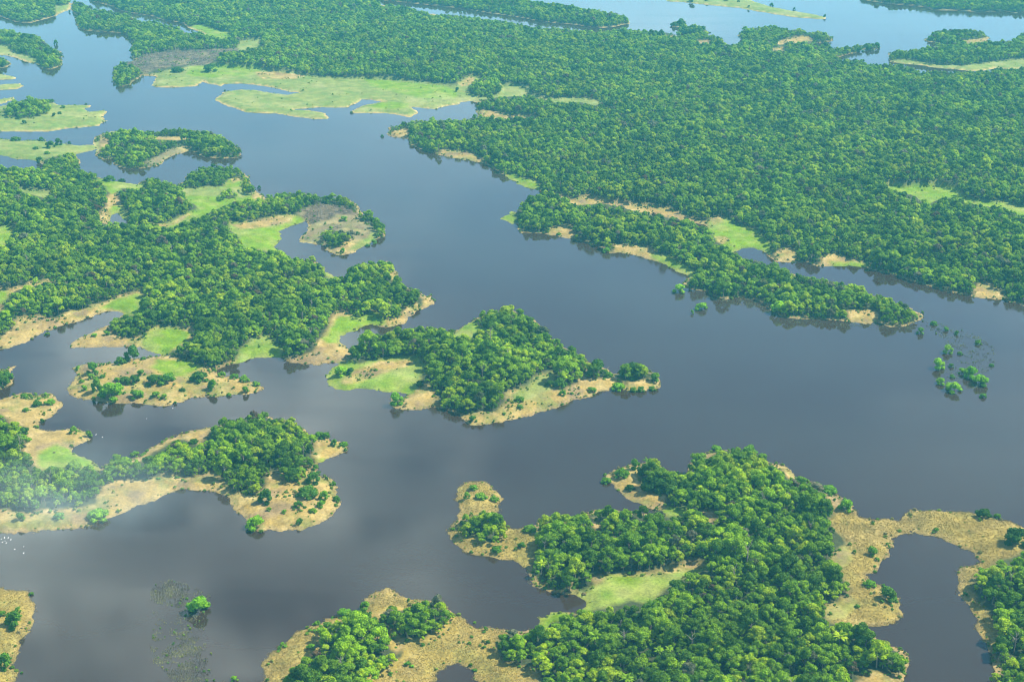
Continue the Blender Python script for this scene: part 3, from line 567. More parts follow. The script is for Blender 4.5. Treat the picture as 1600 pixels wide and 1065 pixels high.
# prototypes for the far woods (never linked to the scene themselves)
def merged(name, parts):
    Vs = []; Qs = []; mi = []; n = 0; mats = []
    for me, mat in parts:
        v = np.empty(len(me.vertices)*3, np.float32); me.vertices.foreach_get('co', v); v = v.reshape(-1, 3)
        q = np.empty(len(me.loops), np.int32); me.loops.foreach_get('vertex_index', q); q = q.reshape(-1, 4)
        Vs.append(v); Qs.append(q+n); n += len(v); mats.append(mat); mi.append(np.full(len(q), len(mats)-1, np.int32))
    me = fast_mesh(name, np.concatenate(Vs), np.concatenate(Qs), None)
    for m in mats: me.materials.append(m)
    me.polygons.foreach_set('material_index', np.concatenate(mi)); return me
def proto_collection(name, meshes):
    c = bpy.data.collections.new(name)
    for i, me in enumerate(meshes): c.objects.link(bpy.data.objects.new('%s_kind_%02d' % (name, i), me))
    return c
def scatter(name, coll, pts, rotz, scl, idx_, label, cat):
    me = bpy.data.meshes.new(name); n = len(pts)
    me.vertices.add(n); me.vertices.foreach_set('co', np.asarray(pts, np.float32).ravel())
    a = me.attributes.new('rot', 'FLOAT_VECTOR', 'POINT'); r = np.zeros((n, 3), np.float32); r[:, 2] = rotz; a.data.foreach_set('vector', r.ravel())
    a = me.attributes.new('scl', 'FLOAT_VECTOR', 'POINT'); a.data.foreach_set('vector', np.asarray(scl, np.float32).ravel())
    a = me.attributes.new('pick', 'INT', 'POINT'); a.data.foreach_set('value', np.asarray(idx_, np.int32))
    o = link(bpy.data.objects.new(name, me)); o['kind'] = 'stuff'; o['label'] = label; o['category'] = cat
    ng = bpy.data.node_groups.new(name + '_spread', 'GeometryNodeTree')
    ng.interface.new_socket('Geometry', in_out='INPUT', socket_type='NodeSocketGeometry'); ng.interface.new_socket('Geometry', in_out='OUTPUT', socket_type='NodeSocketGeometry')
    gi = ng.nodes.new('NodeGroupInput'); go = ng.nodes.new('NodeGroupOutput')
    ci = ng.nodes.new('GeometryNodeCollectionInfo'); ci.inputs[0].default_value = coll; ci.inputs[1].default_value = True; ci.inputs[2].default_value = True
    ip = ng.nodes.new('GeometryNodeInstanceOnPoints'); ip.inputs['Pick Instance'].default_value = True
    L = ng.links.new
    def na(nm, t):
        q = ng.nodes.new('GeometryNodeInputNamedAttribute'); q.data_type = t; q.inputs[0].default_value = nm
        return [s for s in q.outputs if s.enabled and s.name == 'Attribute'][0]
    L(gi.outputs[0], ip.inputs['Points']); L(ci.outputs[0], ip.inputs['Instance']); L(na('pick', 'INT'), ip.inputs['Instance Index'])
    L(na('rot', 'FLOAT_VECTOR'), ip.inputs['Rotation']); L(na('scl', 'FLOAT_VECTOR'), ip.inputs['Scale']); L(ip.outputs[0], go.inputs[0])
    md = o.modifiers.new('spread', 'NODES'); md.node_group = ng
    return o

# ------------------------------------------------------------------ where the trees stand
def jitter_grid(x0, x1, y0, y1, s, seed):
    r = np.random.RandomState(seed); xs = np.arange(x0, x1, s); ys = np.arange(y0, y1, s*0.87)
    X, Y = np.meshgrid(xs, ys); X = X + (np.arange(len(ys)) % 2)[:, None]*s*0.5
    return (X + (r.rand(*X.shape)-.5)*s*0.75).ravel(), (Y + (r.rand(*X.shape)-.5)*s*0.75).ravel(), r
TX = []; TY = []; TS = []
for (s, y0, y1, sd, ss) in ((6.9, 740, 1500, 1, 0.92), (6.9, 1500, 2100, 2, 0.86), (6.7, 2100, 4650, 3, 0.76)):
    x, y, r = jitter_grid(-2300, 2300, y0, y1, s, sd)
    u, v = proj(x, y, 0); k = (u > -170) & (u < 1770) & (v > -45) & (v < 1150); x, y, u, v = x[k], y[k], u[k], v[k]
    sc = ss*np.clip(0.86 + 0.24*r.randn(len(x)) + (r.rand(len(x)) < 0.07)*0.45, 0.42, 1.75)
    sc = sc*(1 + 0.22*fbm(x, y, 38, 2)) 
    f0 = sample(FOR, u, v); l0 = sample(LANDN, u, v)
    u1, v1 = proj(x, y, 11.5*sc); f1 = sample(FOR, u1, v1); l1 = sample(LANDN, u1, v1)
    ok = (f0 > 0.5) & (f1 > 0.5) & (l0 > 2.5) & (l1 > 0.0)
    for ox, oy, oz in ((4.0, 0, 3), (-4.0, 0, 3), (0, 4, 10), (0, -3.5, 1), (3, 0, 10), (-3, 0, 10)):
        ok &= sample(FOR, *proj(x+ox*sc, y+oy*sc, oz*sc)) > 0.42
    # smaller trees at the very edge of woods
    edge = (l0 < 9) | (sample(FOR, *proj(x, y-7, 0)) < 0.5); sc = np.where(edge, sc*0.82, sc)
    gap = r.rand(len(x)) < 0.03
    ok &= ~gap
    TX.append(x[ok]); TY.append(y[ok]); TS.append(sc[ok])
TX = np.concatenate(TX); TY = np.concatenate(TY); TS = np.concatenate(TS); n = len(TX)
r = np.random.RandomState(5)
TI = r.randint(0, len(TREES), n); q_ = r.rand(n); TI = np.where(q_ < 0.025, 7, np.where(q_ < 0.045, 8, TI)); TR = r.rand(n)*6.283; TZ = ground_z(TX, TY) - 0.15
SC3 = np.stack([TS*(0.9+0.25*r.rand(n)), TS*(0.9+0.25*r.rand(n)), TS*(0.85+0.35*r.rand(n))], -1)
u, v = proj(TX, TY, 8*TS); inview = (u > 6) & (u < 1594) & (v > 6) & (v < 1058)
size = TS/np.hypot(np.hypot(TX, TY), 600)*inview
size = size*(TI < 7); order = np.argsort(-size)[:300]; solo = np.zeros(n, bool); solo[order] = True
print('trees', n)
coll = proto_collection('woodland_tree', [merged('woodland_tree', [(c, LEAF), (t, BARK)]) for c, t, h, rad in TREES] + [merged('palm', [(PALM[0], LEAF), (PALM[1], BARK)]), merged('snag', [(SNAG, BARK)])])
scatter('forest', coll, np.stack([TX, TY, TZ], -1)[~solo], TR[~solo], SC3[~solo], TI[~solo], 'dense green rainforest canopy covering the islands and far banks', 'forest')

PLACES = [((1000, 935), 'just above the green inlet clearing'), ((1075, 940), 'at the shaded end of the clearing'), ((900, 975), 'below the mouth of the grassy inlet'),
 ((800, 1010), 'at the marshy left end of the big wood'), ((850, 1045), 'at the bottom edge beside tan marsh'), ((960, 1040), 'at the bottom edge below the inlet'),
 ((1060, 1040), 'at the bottom edge, middle of big wood'), ((1160, 1040), 'at the bottom edge toward the lagoon'), ((1260, 1040), 'at the bottom edge near bare earth'),
 ((1370, 1030), 'on the wooded point in the lagoon'), ((1330, 1000), 'on lagoon shore under the marsh tongue'), ((1290, 900), 'where the wood meets the lagoon marsh'),
 ((1290, 830), 'on the right flank above the marsh'), ((1240, 960), 'in thick wood left of marsh tongue'), ((1180, 900), 'in thick wood right of the clearing'),
 ((1180, 980), 'in the heart of the big wood'), ((1080, 985), 'in thick wood below the shaded clearing'), ((990, 985), 'in thick wood just below the clearing'),
 ((1200, 800), 'in the upper half of the big wood'), ((1120, 770), 'in the wood behind the sandy spit'), ((1150, 730), 'at the northern tip of the big wood'), ((860, 890), 'on the left shore above the inlet'),
 ((900, 850), 'on the left lobe near bare patches'), ((970, 880), 'on the left lobe above the clearing'), ((1050, 860), 'between left lobe and main wood'),
 ((500, 1045), 'at the left foot of the marsh-ringed wood'), ((560, 1000), 'on the left side of marsh-ringed wood'), ((600, 1040), 'at the foot of the marsh-ringed wood'),
 ((660, 970), 'at the upper end of marsh-ringed wood'), ((1540, 930), 'atop the wood on right lagoon bank'), ((1580, 970), 'at picture edge on right lagoon bank'),
 ((1580, 1040), 'in the corner wood right of the lagoon'), ((750, 830), 'on the low reedy islet'), ((20, 780), 'by the left edge in misty wood'), ((100, 770), 'in misty wood above the pale shore'),
 ((240, 740), 'on the neck right of misty wood'), ((300, 710), 'at the left end of island wood'), ((400, 670), 'along the top of the island wood'), ((380, 740), 'at the foot of the island wood'), ((460, 700), 'at the right end of the island wood'),
 ((720, 620), 'on the front of the center island'), ((740, 540), 'on the back of the center island'), ((820, 560), 'on the right side of center island')]
PP = np.array([p for p, _ in PLACES], float)
def size_word(s): return 'small' if s < 0.8 else ('tall' if s > 1.12 else 'medium-sized')
SHAPE = ['round-headed', 'broad-crowned', 'narrow', 'tall domed', 'round-headed', 'flat-topped', 'narrow']
tone_names = list(TONES)
tr = random.Random(3)
info = []
for j in order:
    tone = tr.choices(tone_names, [0.25, 0.38, 0.27, 0.10])[0]
    uu, vv = proj(TX[j], TY[j], 6); kk = int(np.argmin(((PP - (uu, vv))**2).sum(1)))
    sz = size_word(TS[j]); lab = '%s %s %s tree %s' % (sz, SHAPE[TI[j]], tone, PLACES[kk][1])
    lab = lab.replace('tall tall', 'towering').replace('small tall', 'low')
    info.append([j, tone, kk, lab, float(uu)])
by = {}
for q in info: by.setdefault(q[3], []).append(q)
for lab, qs in by.items():
    qs.sort(key=lambda q: q[4]); k = len(qs)
    if k > 1:
        mid = {2: [], 3: ['middle'], 4: ['second from left', 'third from left'], 5: ['second from left', 'middle', 'fourth from left']}.get(k, ['inner']*(k-2))
        for q, w_ in zip(qs, ['leftmost'] + mid + ['rightmost']): q[3] = w_ + ' ' + q[3]
for j, tone, kk, lab, uu in info:
    cm, tm, h, rad = TREES[TI[j]]
    e = link(bpy.data.objects.new('tree', None)); e.empty_display_size = 2
    e.location = (TX[j], TY[j], TZ[j]); e.rotation_euler = (0, 0, TR[j]); e.scale = SC3[j]
    e['label'] = ' '.join(lab.split()[:16]); e['category'] = 'tree'; e['group'] = 'trees ' + PLACES[kk][1]
    c = link(bpy.data.objects.new('crown', cm)); c.parent = e; c.material_slots[0].link = 'OBJECT'; c.material_slots[0].material = TONEM[tone]
    t = link(bpy.data.objects.new('trunk', tm)); t.parent = e

# ------------------------------------------------------------------ lone shrubs and small trees: px, py (foot), width px, height factor, tone, label
SHRUBS = """310 962 38 .8 v broad vivid green shrub standing alone in the flooded reeds
366 1064 12 .8 v tiny green shrub in open water right of the flooded reeds
24 985 32 .9 b round green shrub on the marsh point, beside the pale bare strip
2 970 14 .9 b green shrub cut by the picture edge above the round one on the marsh point
8 1048 24 1.2 b bright green shrub at the bottom of the marsh point
28 960 10 1 b small shrub in the middle of the tan marsh point
48 930 8 .9 b little shrub on the top shoreline of the marsh point
34 1052 5 1 d dark stump-like shrub in the water off the marsh point
1062 458 20 .9 v round green bush in the water closest to the long peninsula
1097 485 19 .9 v round green bush in open water below the long peninsula
1081 490 6 1.3 b thin sapling in open water beside a round bush
1439 522 14 1.1 b dark green bush off the pointed end of the long peninsula
1481 552 19 .9 v topmost round bush of the flooded group in the right of the lake
1466 577 24 .9 v round bush at the left of the flooded group
1472 601 17 1 v small round bush below the left bush of the flooded group
1493 614 28 .8 v wide low bush at the bottom of the flooded group
1520 592 26 1.2 v tallest bush of the flooded group
1532 603 28 1 v broad bush at the right of the flooded group
1504 584 14 .9 v small bush between the left and tallest bushes of the flooded group
1537 622 13 .9 b small pale bush below the right side of the flooded group
1489 590 9 1 b sprig of green in the middle of the flooded group
1487 574 9 1 b sprig beside the left bush of the flooded group
1501 554 9 .9 b low sprig right of the topmost flooded bush
1529 538 12 .8 b thin pale bush standing in water above the flooded group
1550 572 9 .8 b faint bush in open water at the right of the flooded group
1496 523 9 1.2 b sapling in the drowned reeds off the peninsula
1460 508 12 1 b first sapling in the reeds off the peninsula end
1478 517 10 1.1 b slim bush in the middle of the drowned reeds
1362 872 17 1.3 b lone slender tree on the tan marsh by the lagoon
1385 944 30 .8 d dark broad bush on the marsh tongue by the lagoon
1360 922 20 .7 b low olive bush left of the broad one on the marsh tongue
1398 940 14 .8 b small bush on the tip beside the broad one on the marsh tongue
1538 816 26 .7 d dark bush on the marsh strip above the lagoon
1558 810 11 .9 b small green bush next to the dark bush on the marsh strip
1590 858 34 .9 d large dark bush on the marsh at the right picture edge
1463 832 8 .9 b tiny bush inside the marsh strip above the lagoon
1322 803 24 1 v vivid round bush on the shore beside bare sand, right of the wood
1296 770 24 .6 b low pale bush on the upper right shore of the big wood
1172 712 26 .7 b bush at the waterline on the north tip
1190 718 18 .7 b smaller bush right of the one on the north tip
1118 706 18 .8 b bush above the bare sand on the north tip
1098 714 12 .8 b bush left of the bare sand on the north tip
947 755 16 .9 b green bush at the outermost end of the sandy spit
971 750 23 1 b round green tree on the sandy spit
985 768 16 .9 d small dark round bush in the middle of the sandy spit
991 737 18 1.1 b yellowish bush at the back of the sandy spit
1010 752 26 1 d dark round tree at the foot of the sandy spit
1024 774 38 1.1 d large dark tree beside the sandy spit, joining the wood
1021 730 12 .8 b thin bush behind the trees of the sandy spit
740 770 14 .8 b small bush at the top of the low reedy islet
752 785 18 .8 b bush in the middle of the low reedy islet
772 785 13 1.1 b tall bush on the right side of the low reedy islet
729 783 12 1 b bush on the left side of the low reedy islet
776 866 15 .8 b small bush at the lower end of the reedy islet wood
707 830 8 .9 b tiny bush on the left shore of the reedy islet
815 862 14 .8 b small bush by the tan bank of the big island left shore
843 896 20 1 b bush on the left shore above the inlet
827 834 22 .7 b bush at the neck joining the islet and the big island
742 973 5 .8 v tiny bush in the water above the marshy point
441 1010 9 .9 b small bush on the outer left shore of the marshy point
494 978 12 .8 b small bush on the upper left shore of the marshy point
540 969 26 .6 b low bush on the upper shore of the marshy point
572 955 20 .8 b bush at the upper corner of the marshy point
485 1022 14 1 b small bush on bare marsh left of the small wood
637 1047 12 .7 b low olive bush in the tan marsh right of the small wood
643 1048 8 .7 v tiny bright bush in the tan marsh right of the small wood
458 755 28 1 d large round shrub on bare sand below the island wood
489 760 25 .8 d broad shrub right of the large one on the bare sand
479 783 34 .8 d widest shrub in the middle of the bare sand
507 785 18 1 b shrub right of the widest one on the bare sand
416 791 25 1 d lone round shrub at the left of the bare sand
400 828 30 .9 v bright shrub at the water's edge on the lower left of the bare sand
494 735 12 .9 b small shrub at the right edge of the island wood
497 742 10 .7 b little shrub on the shore under the island wood
503 797 15 .9 b shrub on the lower right of the bare sand
525 783 12 1.2 b slim shrub on the right shore of the bare sand
521 758 8 1 b tiny shrub at the upper right of the bare sand
467 798 14 .9 b shrub below the widest one on the bare sand
421 803 8 1 b tiny shrub under the lone round shrub on bare sand
445 807 9 .8 b small shrub at the lower middle of the bare sand
466 822 9 1 b tiny shrub at the lower shoreline of the bare sand
489 806 13 .8 b low shrub near the lower shoreline of the bare sand
497 688 17 1 b left shrub of the pair behind the sandy knob
508 688 15 1.1 b right shrub of the pair behind the sandy knob
523 700 12 1 b left shrub on the sandy knob
537 698 13 .9 b right shrub on the sandy knob
152 815 32 .8 v vivid shrub hanging over the water on the misty shore
92 815 16 .9 b pale shrub on the misty shore
30 820 16 .9 b small shrub at the left of the misty shore
36 683 17 .9 d round shrub behind the bare ridge on the left land
137 684 12 1.1 b shrub at the tip of the left land
115 682 14 1 b shrub left of the tip shrub on the left land
41 627 8 1.3 b slim shrub at the top of the left sandflat
36 623 7 1.2 b slimmer shrub left of the slim one on the left sandflat
57 639 15 .8 d low shrub in the middle of the left sandflat
71 623 9 .9 b small shrub on the upper right of the left sandflat
79 636 13 1 v bright shrub on the right of the left sandflat
71 638 9 .8 b little shrub beside the bright one on the left sandflat
41 647 9 1 b small shrub at the lower left of the left sandflat
65 660 8 1.2 d dark slim shrub on the shore of the left sandflat
211 713 14 .7 b shrub overhanging the water above the misty wood
302 698 15 .7 d low shrub on the bare strip beside the island wood
171 628 38 .9 v large vivid round shrub on the shore of the shrubby sandbank
152 618 17 1.6 b tall slim shrub left of the large vivid one
131 614 9 1.3 v bright slim shrub at the left of the shrubby sandbank
127 601 8 1 b small shrub near the left tip of the shrubby sandbank
145 590 17 1.5 b tall leaning shrub near the top of the shrubby sandbank
141 597 11 1.1 b shrub just below the tall leaning one on the sandbank
160 595 8 .9 b small shrub by the bare patch of the sandbank
122 579 8 1 b little shrub at the upper left corner of the sandbank
188 573 18 1 d dark shrub left of the pale rock-like mound
208 570 26 1.1 d rounded tree on the pale mound of the sandbank
223 565 8 1 d small dark shrub right of the pale mound
182 601 10 .9 b small shrub in the middle left of the sandbank
194 606 20 .9 d left shrub of the middle trio on the sandbank
209 604 17 1.1 d right shrub of the middle trio on the sandbank
221 593 13 .9 b upper shrub of the middle trio on the sandbank
241 608 26 .8 d left half of the double dark bush on the sandbank
261 606 26 .9 b right half of the double dark bush on the sandbank
311 602 28 .9 d dark broad bush at the right of the green patch on the sandbank
333 613 17 1.1 b shrub below the dark broad bush on the sandbank
212 625 20 .8 b low shrub on the lower shore of the sandbank
195 620 6 1.1 b tiny shrub right of the vivid one on the sandbank
243 625 14 .8 b left low shrub on the lower middle shore of the sandbank
256 627 12 .9 b right low shrub on the lower middle shore of the sandbank
285 615 9 .9 d little dark shrub inside the lower right of the sandbank
347 592 13 1 b first shrub on the narrow right tail of the sandbank
365 595 14 .8 b second shrub on the narrow right tail of the sandbank
381 600 17 .9 b third and widest shrub on the narrow tail of the sandbank
399 605 13 .9 b shrub at the very tip of the narrow tail of the sandbank
382 616 12 1 b low shrub on the lower shore of the narrow tail
357 619 8 1.1 b tiny shrub on the lower shore before the narrow tail
532 592 20 1 v bright shrub on the grass at the left end of the center island
549 590 14 .9 d dark shrub by the sandy scar on the center island
656 607 12 .8 d dark shrub on the sandy notch of the center island
617 635 24 1 v vivid shrub over the water at the lower left of the center island
739 661 13 1 b small shrub on the lower point of the center island
787 651 7 .9 b tiny shrub on the lower right bank of the center island
811 632 15 .8 b round shrub on the dry grass right of the center island wood
813 642 10 .9 b smaller shrub below the round one on the dry grass
859 610 15 1 d dark shrub left of the pale scar on the center island
876 611 20 1.1 d dark round tree beside the pale scar on the center island
935 592 30 1 d large bush before the narrow neck of the center island tail
951 594 14 .9 b smaller bush touching the narrow neck of the center island tail
990 595 42 .6 d widest bush on the tail of the center island
966 610 20 .9 v vivid low bush on the lower shore of the tail
991 612 11 1 b left of two low bushes on the lower shore of the tail
1003 612 12 1 b right of two low bushes on the lower shore of the tail
1021 601 15 1.2 b tall bush at the very end of the tail
1020 610 12 .8 b low bush under the end of the tail
880 622 14 .7 b low bush on the lower bank near the pale scar
924 614 14 .6 b low bush at the shore below the tail neck
171 286 17 .9 d dark tree at the crest of the small green hill
190 284 10 .8 d small tree behind the crest of the small green hill
405 295 6 1 d lone tree standing in the lake off the wooded bank
597 214 5 1.3 d lone tree in the lake off the forest headland
85 186 7 .9 d dark tree on the far pasture island below the wood
94 182 7 .8 d second dark tree on the far pasture island
98 172 7 .8 d small tree near the shore of the far pasture island
78 162 12 .6 d low tree cluster behind the far pasture island
37 197 8 .8 d tree near the front shore of the far pasture island
134 164 4 1 d tiny tree on the tip of the far pasture island
24 223 16 .7 d dark tree at the left of the lower pasture island
64 222 9 .8 d tree at the top of the lower pasture island
79 235 14 1 d left tree of the pair on the lower pasture island
90 230 13 .9 d right tree of the pair on the lower pasture island
56 237 8 .9 d lone tree in the middle of the lower pasture island
74 244 8 .8 b small tree near the front of the lower pasture island
108 229 6 1 d little tree near the right shore of the lower pasture island
62 254 11 1 d shrub on the front shore of the lower pasture island
276 116 18 .7 d dark round tree at the edge of the burnt ground
328 116 21 .7 d dark round tree in the pasture below the burnt ground
715 147 7 1.2 d slim tree in the pasture at the forest edge
351 142 3 1.1 d tiny tree on the shore of the long pasture spit
87 70 7 1.2 d slim tree standing in water off the far wooded point
109 20 4 1 d tiny tree on the pale neck in the far corner
549 177 5 .9 d tiny dark bush at the tip of the second pasture spit
1170 14 3.5 1.4 d tree on the far grassy spit, nearest its bare shore
1206 11 7 1 d tree at the middle of the far grassy spit
1241 16 4 1.6 d slim tree on the far grassy spit
1289 28 4.5 1.6 d tree at the end of the far grassy spit
1135 4 8 .8 d broad tree on the far grassy spit
1105 4 7 .8 d tree near the left of the far grassy spit
1083 4 11 .8 d tree cluster at the left of the far grassy spit
1154 6 5 1 d small tree left of the middle of the far grassy spit
1053 41 10 .9 d left tree on the smallest far islet
1064 41 13 .9 d right tree on the smallest far islet
1072 53 15 .8 d left tree on the low far islet
1085 53 15 .9 d middle tree on the low far islet
1099 53 14 .8 d right tree on the low far islet
1370 76 11 .9 d tree at the end of the thin far spit
1357 79 10 .8 d tree just behind the end of the thin far spit
1344 81 11 .8 d tree along the middle of the thin far spit
1330 82 9 .8 d smaller tree along the thin far spit
1315 83 12 .8 d tree at the root of the thin far spit
10 595 18 1 b left shrub of the clump on the reedy point
2 600 16 1.1 b shrub at the picture edge on the reedy point
73 524 8 .8 b small bright shrub on the tan bank above the side lake
54 508 5 .8 d tiny dark shrub on the tan bank above the side lake
147 530 9 .7 v vivid low shrub on the tan bank below the side lake
166 528 10 .9 b shrub beside the eroded mound below the side lake
536 396 9 .9 v vivid shrub at the foot of the round knob
583 381 11 .7 b thin shrub on the right shore of the round knob
574 385 9 .7 b thin shrub beside another on the right shore of the round knob
537 350 13 .8 b pale shrub in the middle of the round knob
558 370 8 .7 d small dark shrub on the round knob
948 395 13 .9 v vivid bush at the waterline of the long peninsula
873 368 8 .7 b bush at the left of the pale bluff of the long peninsula
1126 460 26 .7 b broad bush at the outer foot of the long peninsula
1112 452 22 .8 b bush at the inner foot of the long peninsula
1146 460 20 .8 b bush right of the broad one at the foot of the long peninsula
1218 492 26 .9 v bright bush at the lower corner of the long peninsula
1281 498 14 .9 b bush on the lower shore of the long peninsula end
1314 498 18 .8 b bush on the shore left of the pale bluff near the peninsula end"""
sr = random.Random(9)
TN = {'v': 'vivid', 'b': 'bright', 'd': 'dark'}
SHXY = []
for ln in SHRUBS.splitlines():
    px, py, wd, hf, tn, lab = ln.split(' ', 5); px, py, wd, hf = float(px), float(py), float(wd), float(hf)
    x, y = unproj(px, py); x = float(x); y = float(y)
    rad = wd/2*math.hypot(math.hypot(x, y), 600)/F; y += rad*0.5
    s = rad/3.0*(0.97 if px > 1430 and py < 640 else 1.1); cm, tm = SHR[sr.randrange(4)]
    gz = float(ground_z(np.array([x]), np.array([y]))[0]); z = max(gz, -0.25)
    e = link(bpy.data.objects.new('shrub', None)); e.location = (x, y, z); e.rotation_euler = (0, 0, sr.random()*6.28)
    e.scale = (s, s*(0.9+0.2*sr.random()), s*hf*1.05); e['label'] = ' '.join(lab.split()[:16]); e['category'] = 'shrub'; e['group'] = 'lone shrubs and trees on the shores'
    c = link(bpy.data.objects.new('foliage', cm)); c.parent = e; c.material_slots[0].link = 'OBJECT'; c.material_slots[0].material = SLEAF[TN[tn]]
    t = link(bpy.data.objects.new('stem', tm)); t.parent = e
    SHXY.append((x, y))

# ------------------------------------------------------------------ uncountable low growth
def near(d, a, b): return (d > a) & (d < b)
x, y, r = jitter_grid(-1900, 1900, 760, 3600, 4.6, 21)
u, v = proj(x, y, 0); k = (u > -60) & (u < 1660) & (v > 20) & (v < 1110); x, y, u, v = x[k], y[k], u[k], v[k]
f = sample(FOR, u, v); l = sample(LANDN, u, v); gr = sample(GRA, u, v); ma = sample(MAR, u, v)
fb = sample(FOR, *proj(x, y+6, 0)); clump = fbm(x, y, 22, 3)
edge = (l > 1.0) & (((f > .5) & (l < 12)) | ((f < .5) & (fb > .5)))
p = np.where(edge, 0.75, np.where((f < .5) & (l > 1), np.clip(clump*2.2-0.35, 0.03, 0.8)*(1-0.9*gr)*(1-0.6*ma), 0)) + np.where(near(l, 0.1, 5) & (clump > -0.3), 0.42, 0)*(1-0.6*gr)
k = (r.rand(len(x)) < p) & (l > 0.1); x, y = x[k], y[k]; n = len(x); sc = 0.22+0.55*r.rand(n)**1.8
def in_poly(u, v, q):
    ins = np.zeros(len(u), bool); nq = len(q)
    for i in range(nq):
        ax, ay = q[i]; bx, by = q[(i+1) % nq]
        if ay != by: ins ^= ((ay > v) != (by > v)) & (u < (bx-ax)*(v-ay)/(by-ay)+ax)
    return ins
rq = np.random.RandomState(8); ex = []
for box, cnt, q in (((236, 350, 908, 1066), 90, P("237,912 265,905 300,915 330,930 320,985 328,1015 345,1066 262,1060 238,1030")), ((1440, 1560, 498, 605), 60, P("1440,500 1470,503 1530,522 1558,545 1556,580 1520,600 1485,590 1480,540 1445,512"))):
    uu = box[0]+(box[1]-box[0])*rq.rand(cnt); vv = box[2]+(box[3]-box[2])*rq.rand(cnt); kk = in_poly(uu, vv, q); X_, Y_ = unproj(uu[kk], vv[kk]); ex.append((X_, Y_))
exx = np.concatenate([a for a, b in ex]); exy = np.concatenate([b for a, b in ex])
x = np.concatenate([x, exx]); y = np.concatenate([y, exy]); sc = np.concatenate([sc, 0.18+0.26*rq.rand(len(exx))**1.5]); n = len(x)
protos = [merged('low_bush', [(a, UNDER)]) for a, b in SHR]
coll = proto_collection('low_bush', protos)
print('undergrowth', n)
scatter('undergrowth', coll, np.stack([x, y, np.maximum(ground_z(x, y), -0.05)], -1), r.rand(n)*6.28, np.stack([sc, sc, sc*(0.6+0.5*r.rand(n))], -1), r.randint(0, 4, n), 'low scrub and saplings along the banks and wood edges', 'undergrowth')

def tuft_mesh(seed, nb, h, spread, mat, wd=0.10):
    rs_ = np.random.RandomState(seed); V = []; Q = []
    for i in range(nb):
        a = rs_.rand()*6.283; d = spread*math.sqrt(rs_.rand()); bx, by = math.cos(a)*d, math.sin(a)*d
        hh = h*(0.6+0.6*rs_.rand()); lx, ly = rs_.randn(2)*0.28*hh; t = rs_.rand()*3.14; cx, sy_ = math.cos(t)*wd, math.sin(t)*wd; b = len(V)
        V += [(bx-cx, by-sy_, 0), (bx+cx, by+sy_, 0), (bx+lx+cx*.3, by+ly+sy_*.3, hh), (bx+lx-cx*.3, by+ly-sy_*.3, hh*0.98)]; Q.append((b, b+1, b+2, b+3))
    return fast_mesh('tuft', np.array(V), np.array(Q), mat)
x, y, r = jitter_grid(-900, 1100, 770, 1750, 1.25, 33)
u, v = proj(x, y, 0); k = (u > -30) & (u < 1630) & (v > 440) & (v < 1085); x, y, u, v = x[k], y[k], u[k], v[k]
l = sample(LANDN, u, v); ma = sample(MAR, u, v); gr = sample(GRA, u, v); f = sample(FOR, u, v); cl = fbm(x, y, 12, 4)
p = np.where(l > -0.6, np.where(ma > .5, np.clip(0.7+cl*0.8, 0.1, 1), 0), 0) + np.where(near(l, -1.2, 3.5) & (gr < .5), np.clip(0.28+cl*0.8, 0, 0.7)*(v > 560), 0)
k = r.rand(len(x)) < p; x, y = x[k], y[k]; n = len(x); print('tufts', n)
coll = proto_collection('dry_tuft', [tuft_mesh(s, 11, 0.5, 0.85, DRY, 0.10) for s in (1, 2, 3)])
scatter('dry_grass', coll, np.stack([x, y, np.maximum(ground_z(x, y), -0.1)], -1), r.rand(n)*6.28, (0.6+0.8*r.rand(n))[:, None]*np.ones(3), r.randint(0, 3, n), 'dry straw coloured marsh grass fringing the shores', 'grass')
# flooded reeds standing in the water
REEDP = [(P("237,912 265,905 300,915 330,930 320,950 275,948 255,945 236,940"), 0.75), (P("262,990 300,985 318,1000 328,1015 325,1035 320,1050 345,1065 345,1110 290,1110 262,1055 240,1035 235,1010 240,995"), 0.9),
         (P("275,990 300,987 320,1010 322,1020 290,1012"), 0.9), (P("236,955 320,950 320,985 240,1000"), 0.15), (P("280,1060 320,1040 360,1070 350,1110 290,1110"), 0.8), (P("1440,500 1470,505 1495,515 1530,525 1555,545 1555,575 1540,580 1500,555 1475,530 1445,510"), 0.2), (P("1475,560 1545,570 1545,610 1480,605"), 0.12),
         (P("1100,455 1140,460 1180,466 1205,480 1205,492 1150,475 1100,465"), 0.25), (P("1205,490 1300,500 1400,510 1440,505 1440,512 1380,516 1220,503"), 0.2)]
px_, py_, pr = [], [], []
r = np.random.RandomState(77)
x, y, _ = jitter_grid(-600, 1000, 780, 1800, 1.3, 44); u, v = proj(x, y, 0); cl = fbm(x, y, 7, 3); keep = np.zeros(len(x), bool)
for q, d in REEDP:
    ins = np.zeros(len(x), bool); nq = len(q)
    for i in range(nq):
        ax, ay = q[i]; bx, by = q[(i+1) % nq]
        if ay != by: ins ^= ((ay > v) != (by > v)) & (u < (bx-ax)*(v-ay)/(by-ay)+ax)
    keep |= ins & (r.rand(len(x)) < np.clip(d*(0.75+cl*3.0), 0, 1))
x, y = x[keep], y[keep]; n = len(x); print('reeds', n)
coll = proto_collection('reed_tuft', [tuft_mesh(s, 7, 0.9, 0.6, REED, 0.08) for s in (4, 5, 6)])
scatter('reeds', coll, np.stack([x, y, np.zeros(n)-0.05], -1), r.rand(n)*6.28, (0.5+0.9*r.rand(n))[:, None]*np.ones(3), r.randint(0, 3, n), 'half drowned reeds standing in the dark water', 'reeds')
